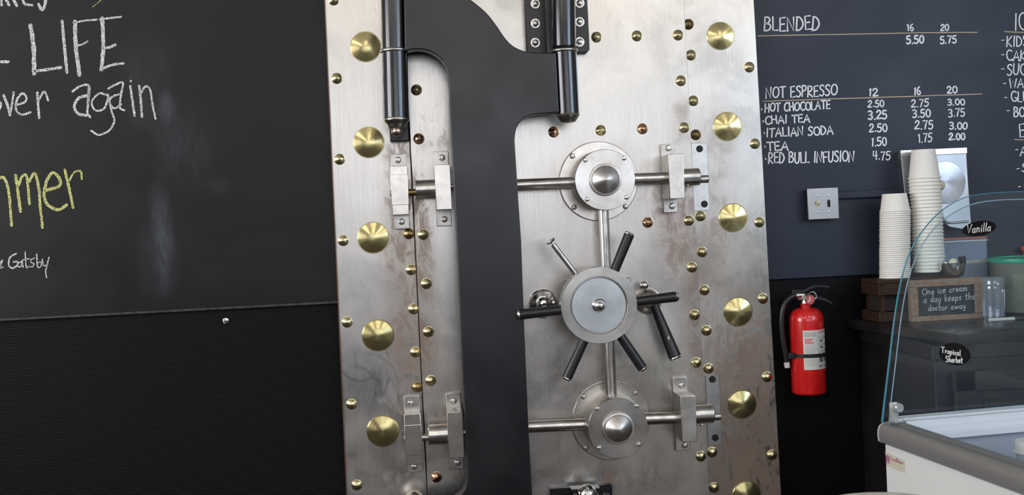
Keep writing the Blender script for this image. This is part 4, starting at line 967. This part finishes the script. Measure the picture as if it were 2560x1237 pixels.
b = NB(); lathe(b, [(0, 0), (Rd, 0), (Rd, .001), (Rd*.985, .0022), (0, .008)], (dcx.x, yk-.0002, dcx.z), (0, -1, 0), 80); obj('disc', b, turned('spun_steel', (.40, .41, .43), .24, .8), DP, ang=25, origin=(dcx.x, yk, dcx.z))
hq = P(2352, 464, yk-.008)
b = NB(); lathe(b, [(0, 0), (.0150, 0), (.0155, .003), (.013, .007), (0, .008)], (hq.x, yk-.006, hq.z), (0, -1, 0), 32); obj('hub', b, simple('bronze_hub', (.34, .26, .17), .4, .8), DP)
b = NB(); lt = [P(x, y, yk-.006) for x, y in ((2352, 520), (2358, 543), (2374, 556), (2422, 553))]; tube(b, cat(lt, 6), .004, 10); obj('drip_lip', b, pst, DP)

# zip bag box with wafer cones, green lidded tub, glass, marker
yb_ = -.038; bx0, bx1 = P(2340, 640, yb_-.02).x, P(2468, 640, yb_-.02).x; bzt = P(2412, 598, yb_-.02).z
ZB = thing('clear_container', ((bx0+bx1)/2, yb_, ZT), 'clear flat storage box with a red edged rim, standing behind the steel bowl', 'container')
b = NB(); box(b, bx0, bx1, yb_-.022, yb_+.022, ZT+.0005, bzt, .004, seg=2); obj('box_body', b, glassy('clear_plastic', (.80, .86, .93), .40, (.50, .60, .82)), ZB)
b = NB(); box(b, bx0-.001, bx1+.003, yb_-.024, yb_+.024, bzt-.008, bzt-.004, .001); obj('zip_line', b, simple('white_zip', (.7, .72, .76), .4), ZB)
b = NB(); box(b, bx0-.001, bx1+.001, yb_-.023, yb_+.023, bzt, bzt+.006, .001); obj('red_rim', b, simple('red_rim', (.55, .14, .10), .4), ZB)
b = NB(); random.seed(3)
for i in range(9): lathe(b, [(0, 0), (.012+random.random()*.008, .004), (.010, .012), (0, .02)], (bx0+.055+random.random()*.055, yb_+random.uniform(-.006, .004), ZT+.006+.014*i+0*random.random()), (random.uniform(-.5, .5), random.uniform(-.3, .3), 1), 12)
o = obj('broken_cones', b, simple('wafer', (.42, .24, .14), .7), ZB); o['kind'] = 'stuff'
lz = P(2442, 653, yb_-.023).z; lx0 = P(2416, 650, yb_-.023).x
b = NB(); box(b, lx0, bx1-.001, yb_-.0232, yb_-.0222, lz-.005, lz+.005); obj('paper_label', b, simple('label_cream', (.62, .60, .52), .5), ZB)
b = NB(); write(b, 'FFLE CONE', lx0+.004, lz-.0025, bx1-.004, lz-.0025, .0055, .0011, lambda x, z: Vector((x, yb_-.0238, z)), 0, .02, flip=1); obj('label_words', b, ink, ZB, smooth=False)

xt = 2.037; yt_ = -.145; Rt = .118; TB = thing('green_lid_tub', (xt, yt_, ZT), 'round translucent tub with a green lid at the right end of the counter', 'tub')
ztl = P(2520, 655, yt_-Rt*.6).z-ZT
b = NB(); lathe(b, [(0, .0005), (Rt*.72, .0005), (Rt*.86, .012), (Rt*.92, .05), (Rt, ztl-.03), (Rt, ztl), (Rt-.002, ztl), (Rt-.003, ztl-.03), (Rt*.90, .05), (Rt*.83, .014), (0, .005)], (xt, yt_, ZT), (0, 0, 1), 64); obj('tub_body', b, glassy('frosted_tub', (.78, .84, .80), .20, (.55, .56, .50), .6, .15), TB)
b = NB(); lathe(b, [(0, .006), (Rt-.006, .006), (Rt-.004, .010), (Rt+.003, .010), (Rt+.004, 0), (Rt+.003, -.004), (Rt+.0005, -.004), (Rt+.0005, .002), (0, .002)], (xt, yt_, ZT+ztl), (0, 0, 1), 64); obj('tub_lid', b, simple('green_lid', (.01, .33, .20), .35), TB)
b = NB(); lathe(b, [(0, .002), (Rt*.80, .002), (Rt*.88, .05), (Rt*.88, .07), (0, .07)], (xt, yt_, ZT+.006), (0, 0, 1), 48); obj('tub_contents', b, simple('cones_cream', (.46, .40, .27), .7, 0, 30, .2), TB)
b = NB()
for (dx, dy) in ((-.045, -.03), (.0, -.05), (.04, -.02)): lathe(b, [(.0, 0), (.024, 0), (.0205, .055), (.013, .06), (0, .06)], (xt+dx, yt_+dy, ZT+.0765), (0, 0, 1), 20)
obj('stacked_cones', b, simple('cone_wafer', (.50, .42, .26), .7), TB)

xg = P(2481, 790, -.275).x+.004; yg = -.278; rg_ = 27*pxm(yg); hg = P(2478, 693, yg).z-ZT
b = NB(); prof = [(0, .0005), (rg_*.9, .0005), (rg_*.93, .004), (rg_*.95, hg*.3), (rg_, hg*.72), (rg_*.97, hg*.80), (rg_*1.03, hg*.83), (rg_*.98, hg*.88), (rg_*1.0, hg), (rg_*.93, hg), (rg_*.90, hg*.8), (rg_*.88, .012), (0, .012)]
lathe(b, prof, (xg, yg, ZT), (0, 0, 1), 40)
for i in range(10):
    a = 2*pi*i/10; tube(b, [Vector((xg+rg_*f*math.cos(a+.25*t), yg+rg_*f*math.sin(a+.25*t), ZT+hg*t)) for t, f in ((.06, .95), (.3, .97), (.5, .99), (.7, 1.01))], .0016, 6)
tagp(obj('glass_tumbler', b, glassy('cut_glass', (.88, .90, .94), .10, (.55, .60, .68), 1.3, 0.0, 1.0), None, ang=30, origin=(xg, yg, ZT)), 'cut glass tumbler with vertical ribs, right of the framed sign', 'tumbler')
p0 = PZ(2473, 800, ZT+.006); p1 = PZ(2536, 796, ZT+.006); p2_ = p1+(p1-p0)*.75
MK = thing('marker_pen', p0, 'white marker pen with a black cap lying before the tumbler', 'marker pen')
b = NB(); rod(b, p0, p1, .0056, seg=20, bev=.001); obj('pen_barrel', b, simple('pen_white', (.62, .61, .56), .4), MK)
b = NB(); rod(b, p1, p2_, .0062, seg=20, bev=.001); obj('pen_cap', b, M['grip'], MK)
xr = P(2562, 640, -.03).x+.004
b = NB(); lathe(b, [(0, .0005), (.02, .0005), (.02, .14), (.014, .165), (0, .165)], (xr, -.035, ZT), (0, 0, 1), 28); BT = obj('bottle', b, simple('brown_bottle', (.10, .06, .035), .3), None, origin=(xr, -.035, ZT)); tagp(BT, 'brown bottle with a red cap at the right edge, behind the green lidded tub', 'bottle')
zc2 = P(2555, 621, -.03).z; b = NB(); lathe(b, [(0, 0), (.019, 0), (.019, .013), (0, .014)], (xr, -.035, zc2-.006), (0, 0, 1), 28); rod(b, (xr, -.035, ZT+.16), (xr, -.035, zc2-.006), .012, seg=20); obj('bottle_cap', b, simple('red_cap', (.55, .05, .03), .4), BT)

# ------------------------------------------------------------------ display freezer
ZR = .85; TH = math.radians(6.0)
O = PZ(2229, 1052, ZR)
FZ = thing('display_freezer', (O.x, O.y, 0), 'white ice cream display freezer with a grey bumper and curved glass, lower right', 'freezer', rz=TH)
FM = wm(FZ); FI = FM.inverted()
def fobj(name, bm, mat, parent=FZ, **kw): bm.transform(FM); return obj(name, bm, mat, parent, **kw)
def PL(px, py, yl):
    o = FI @ CAM; d = (FI.to_3x3() @ ray(px, py)); return o + d*((yl-o.y)/d.y)
LN = -1.55; WD = .74
fw = simple('freezer_white', (.76, .76, .74), .35); fg = simple('bumper_grey', (.17, .165, .16), .36); rl = simple('rail_white', (.72, .75, .80), .3); endc = simple('end_cap_grey', (.52, .52, .50), .4)
b = NB(); 
box(b, -.012, .030, LN, .02, .07, ZR-.062, .004); box(b, WD-.03, WD, LN, .02, .07, ZR-.01, .004); box(b, .0305, WD-.0305, LN, LN+.04, .07, ZR-.01, .003); box(b, .0305, WD-.0305, -.02, .02, .07, ZR-.012, .003); box(b, .03, WD-.03, LN+.04, -.02, .07, .40, .0)
fobj('cabinet', b, fw)
b = NB(); box(b, .03, WD-.04, LN+.03, -.03, 0, .069); fobj('plinth', b, M['grip'])
# bumper: rounded profile along the customer side
pf = [(.030, ZR-.062), (-.018, ZR-.062), (-.027, ZR-.056), (-.029, ZR-.040), (-.028, ZR-.026), (-.023, ZR-.014), (-.014, ZR-.008), (-.002, ZR-.007), (.0, ZR-.007), (.0, ZR), (.018, ZR), (.020, ZR-.003), (.020, ZR-.03), (.030, ZR-.03)]
b = NB(); prism(b, [Vector((x, .018, z)) for x, z in pf], Vector((0, LN-.018, 0))); fobj('bumper', b, fg, ang=35)
b = NB(); prism(b, [Vector((x*1.03-.0005 if x < 0 else x, .0255, z)) for x, z in pf[:8]+[(0.030, ZR-.007)]], Vector((0, -.007, 0)), .001); fobj('bumper_end_cap', b, endc, ang=30)
# inside: end rails, sill, floor
zr1 = PL(2285, 1040, .0).z
b = NB(); box(b, .0215, WD-.031, -.019, .022, ZR-.0115, zr1, .002); box(b, .0205, WD-.031, -.045, -.0205, ZR-.045, ZR+.004, .002); box(b, .0205, WD-.031, -.060, -.0455, ZR-.030, ZR-.012, .002); box(b, .0205, WD-.031, -.075, -.0605, ZR-.045, ZR-.026, .002); fobj('end_rail', b, rl)
b = NB(); box(b, .0305, WD-.031, -.0600, -.0205, .41, ZR-.0455); box(b, .0305, .045, LN+.041, -.0605, .41, ZR-.035); box(b, WD-.045, WD-.0305, LN+.041, -.0605, .41, ZR-.035); fobj('liner', b, simple('liner_grey', (.36, .40, .46), .4))
b = NB(); box(b, .046, WD-.046, -.62, -.10, ZR-.128, ZR-.112, .004, seg=2); fobj('sliding_tray', b, simple('tray_bluegrey', (.36, .42, .50), .28))
b = NB(); box(b, .046, WD-.046, LN+.05, -.62, ZR-.20, ZR-.185, .002); fobj('tray_shelf', b, simple('tray_shelf_grey', (.42, .46, .50), .4))
# oval sticker on the flank
q0 = PL  # flank plane x=-.012
def PF(px, py, xl):
    o = FI @ CAM; d = (FI.to_3x3() @ ray(px, py)); return o + d*((xl-o.x)/d.x)
stk = [PF(x, y, -.0128) for x, y in ((2213, 1128), (2262, 1152), (2262, 1183), (2216, 1163))]
b = NB(); prism(b, stk, Vector((.0006, 0, 0))); ST = fobj('maker_sticker', b, simple('sticker_cream', (.62, .58, .46), .5))
mpk = lambda x, y: PF(2180+x/4.466, 960+y/4.466, -.0132)
pk = simple('sticker_magenta', (.38, .06, .20), .5); b = NB()
for q in ([(160, 795), (158, 870)], [(160, 795), (188, 808), (190, 885), (160, 872)], [(172, 818), (178, 840), (172, 850)]): ribbon(b, q, 11, mpk)
fobj('sticker_mark', b, pk, ST, smooth=False)
b = NB(); write(b, 'Excellence', 208, 845, 345, 897, 44, 6, mpk, 0, .0); fobj('sticker_name', b, simple('sticker_pink', (.46, .22, .28), .5), ST, smooth=False)
b = NB(); ribbon(b, [(212, 880), (335, 935)], 5, mpk); fobj('sticker_line', b, simple('sticker_orange', (.60, .42, .30), .5), ST, smooth=False)
# glass: flat curved-top end pane and curved front sheet
def edgeglass(name):
    n = N(name); n.bsdf((.055, .22, .30), .15, 0, Emission_Color=(0, 0, 0, 1)); return n.m
ge = edgeglass('glass_edge_cyan'); gl1 = glassy('end_pane_glass', (.93, .965, .97), .010, (.6, .7, .85), 1.0, 0.0, .2); gl2 = glassy('curved_glass', (.95, .965, .97), .004, (.45, .55, .75), 1.0, 0.0, .06)
oc = [(2207, 1056), (2212, 1010), (2225, 902), (2236, 810), (2247, 738), (2260, 680), (2277, 630), (2300, 588), (2335, 545), (2370, 516), (2410, 495), (2450, 486), (2500, 481), (2560, 479)]
yP = .030
oc3 = [tuple(v[:2]) for v in cat([(a, c, 0) for a, c in oc], 4)] + [(2700, 483), (2860, 500)]
outl = [PL(x, y, yP) for x, y in oc3] + [PL(x, y, yP) for x, y in ((2860, 985), (2560, 1013), (2285, 1038), (2285, 1051))]
for v in outl: pass
def strip_edge(pts, nrm, th):
    b = NB(); vs = [(b.verts.new(p), b.verts.new(p+nrm*th)) for p in pts]
    for a_, c_ in zip(vs, vs[1:]): b.faces.new((a_[0], c_[0], c_[1], a_[1]))
    return b
b = NB(); prism(b, outl, Vector((0, .007, 0))); EP = fobj('glass_end_pane', b, gl1, smooth=False)
b = NB(); m_ = len(oc3)-2
tube(b, [p+Vector((0, .0035, 0)) for p in outl[:m_]], [.0032-.0019*min(1, i/(m_*.72)) for i in range(m_)], 8); fobj('polished_edge', b, ge, EP)
b = NB(); tube(b, [p+Vector((0, .0035, 0)) for p in outl[-3:]+outl[:1]], .0016, 6); fobj('lower_edge', b, ge, EP)
yS = -.012
ic = [(2222, 1062), (2228, 1000), (2240, 900), (2252, 800), (2264, 728), (2279, 672), (2303, 616), (2338, 568), (2385, 531), (2440, 508), (2520, 499), (2640, 500), (2800, 512)]
ic3 = [tuple(v[:2]) for v in cat([(a, c, 0) for a, c in ic], 3)]
prof_ = [PL(x, y, yS) for x, y in ic3]
NP = len(prof_)
b = NB(); grid = []
nrm = []
for i, p in enumerate(prof_):
    d = prof_[min(i+1, NP-1)]-prof_[max(i-1, 0)]; nn = Vector((d.z, 0, -d.x)).normalized(); nrm.append(nn if nn.x < .99 and nn.length else nn)
lay = []
for off in (0, .005):
    lay.append([[b.verts.new(prof_[i]+nrm[i]*off+Vector((0, y, 0))) for i in range(NP)] for y in (0, LN*.5, LN+.05)])
for L_ in lay:
    for j in range(2):
        for i in range(NP-1): b.faces.new((L_[j][i], L_[j][i+1], L_[j+1][i+1], L_[j+1][i]))
for i in range(NP-1):
    for j in (0, 2): b.faces.new((lay[0][j][i], lay[0][j][i+1], lay[1][j][i+1], lay[1][j][i]))
for j in range(2):
    for i in (0, NP-1): b.faces.new((lay[0][j][i], lay[0][j+1][i], lay[1][j+1][i], lay[1][j][i]))
CG = fobj('curved_glass', b, gl2, ang=50)
b = NB(); tube(b, [p for p in prof_[:NP-4]], .0016, 8); fobj('polished_edge', b, simple('glass_edge_dim', (.22, .34, .42), .15), CG)
def SH(px, py, off=.0015):
    """point of the curved sheet seen at a picture position"""
    o = FI @ CAM; d = (FI.to_3x3() @ ray(px, py)); best = None
    for i in range(NP-1):
        a_, c_ = prof_[i], prof_[i+1]; t_ = c_-a_; nn = Vector((t_.z, 0, -t_.x)).normalized()
        den = d.dot(nn)
        if abs(den) < 1e-9: continue
        s = (a_-o).dot(nn)/den; q = o+d*s; u = (q-a_).dot(t_)/t_.dot(t_)
        if s > 0 and -.02 <= u <= 1.02 and q.y < .05 and (best is None or s < best[0]): best = (s, q-d.normalized()*off)
    return best[1] if best else o+d*2.6
blk = simple('tag_black', (.004, .004, .005), .6, Specular_IOR_Level=.15); tw = simple('tag_white', (.72, .74, .74), .5)
def oval(cx, cy, rx, ry, rot, name):
    b = NB(); rt_ = math.radians(rot); fan = []
    for i in range(40):
        a = 2*pi*i/40; x = rx*math.cos(a); y = ry*math.sin(a); fan.append(b.verts.new(SH(cx+x*math.cos(rt_)-y*math.sin(rt_), cy+x*math.sin(rt_)+y*math.cos(rt_))))
    c_ = b.verts.new(SH(cx, cy))
    for i in range(40): b.faces.new((c_, fan[i], fan[(i+1) % 40]))
    return fobj(name, b, blk, CG, smooth=False)
ts = oval(2448, 571, 42.5, 18.5, -9, 'flavour_tag'); ts['label'] = 'oval flavour tag reading Vanilla'
mv = lambda x, y: SH(2340+x/5.155, 460+y/5.155, .004)
b = NB(); write(b, 'Vanilla', 398, 634, 705, 600, 108, 12, mv, .1, .03, .12); fobj('flavour_writing', b, tw, CG, smooth=False)
ts = oval(2387, 885, 39.5, 27.5, 10, 'flavour_tag'); ts['label'] = 'oval flavour tag reading Tropical Sherbet'
mv2 = lambda x, y: SH(2120+x/2.707, 780+y/2.707, .004)
b = NB(); write(b, 'Tropical', 632, 272, 762, 296, 38, 6, mv2, .1, .04); fobj('flavour_writing', b, tw, CG, smooth=False)
b = NB(); write(b, 'Sherbet', 662, 336, 776, 344, 40, 6, mv2, .1, .04); fobj('flavour_writing', b, tw, CG, smooth=False)
# clamp holding the glass
cp = PL(2244, 1018, -.035); b = NB()
lathe(b, [(0, 0), (.0125, 0), (.0125, .010), (.010, .0135), (0, .014)], cp, (0, -1, 0), 32)
box(b, cp.x-.020, cp.x+.004, cp.y, cp.y+.012, ZR+.001, cp.z+.014, .004, seg=2); box(b, cp.x-.012, cp.x+.014, cp.y-.006, cp.y+.010, ZR+.0005, ZR+.012, .003, seg=2)
fobj('glass_clamp', b, simple('clear_clamp', (.42, .43, .42), .15, .3), FZ)
# tubs inside
def ftub(c, r, h, name, label, lidm, bodym):
    M_ = FM
    T = thing(name, FM @ Vector(c), label, 'tub')
    b = NB(); cc = FM @ Vector(c)
    lathe(b, [(0, 0), (r*.84, 0), (r*.94, h*.6), (r*.93, h*.6), (0, h*.6)], cc, (0, 0, 1), 40); obj('tub_body', b, bodym, T, ang=30)
    b = NB(); lathe(b, [(0, h), (r*.93, h), (r*.98, h*.93), (r*.98, h*.66), (r*1.08, h*.64), (r*1.08, h*.58), (0, h*.58)], cc, (0, 0, 1), 40); obj('tub_lid', b, lidm, T, ang=30)
zt2 = ZR-.111
tq = (lambda: (PL(2560, 1098, -.20)))()
ftub((tq.x+.02, -.20, zt2), .040, .072, 'ice_cream_tub', 'round white lidded tub standing inside the freezer at the right edge', simple('lid_white', (.66, .66, .64), .4), simple('tub_grey', (.42, .44, .48), .4))
tq = PL(2470, 1120, -.215)
b = NB(); box(b, tq.x-.05, tq.x+.035, -.26, -.17, zt2-.0, zt2+.018, .004, seg=2); b.transform(FM)
tagp(obj('scoop_tray', b, glassy('tray_plastic', (.85, .88, .92), .35, (.66, .66, .72)), None, origin=FM @ Vector((tq.x, -.215, zt2))), 'small clear plastic tray lying inside the freezer', 'tray')
# stool in front
zs_ = .80; tp = PZ(2216, 1227, zs_); r_ = .165; sc_ = Vector((tp.x, tp.y, 0)); dirn = Vector((CAM.x-tp.x, CAM.y-tp.y, 0)).normalized(); ctr = sc_+dirn*(r_-.01)
SO = thing('bar_stool', ctr, 'cream round topped bar stool in the foreground beside the freezer', 'stool')
crm = simple('cream_vinyl', (.62, .60, .52), .4)
b = NB(); lathe(b, [(0, zs_-.045), (r_-.02, zs_-.045), (r_-.004, zs_-.038), (r_, zs_-.022), (r_-.004, zs_-.008), (r_-.016, zs_-.001), (r_-.05, zs_), (0, zs_)], ctr, (0, 0, 1), 64); obj('seat', b, crm, SO, ang=50)
b = NB(); rod(b, ctr+Vector((0, 0, .02)), ctr+Vector((0, 0, zs_-.046)), .022, seg=24); obj('post', b, M['chrome'], SO)
b = NB(); lathe(b, [(0, 0), (.17, 0), (.17, .008), (.05, .022), (0, .024)], ctr, (0, 0, 1), 48); obj('foot', b, M['chrome'], SO)
b = NB(); pr = [ctr+Vector((.12*math.cos(i*pi/16), .12*math.sin(i*pi/16), .28)) for i in range(33)]; tube(b, pr, .009, 10); rod(b, ctr+Vector((-.12, 0, .28)), ctr+Vector((.12, 0, .28)), .007, seg=10); obj('foot_ring', b, M['chrome'], SO)

# ------------------------------------------------------------------ view
SC.view_settings.view_transform = 'Standard'; SC.view_settings.look = 'None'; SC.view_settings.exposure = 0.0; SC.view_settings.gamma = 1.0; SC.view_settings.use_curve_mapping = False
SC.cycles.max_bounces = 10; SC.cycles.transparent_max_bounces = 24; SC.cycles.glossy_bounces = 5
SC.cycles.sample_clamp_indirect = 6.0
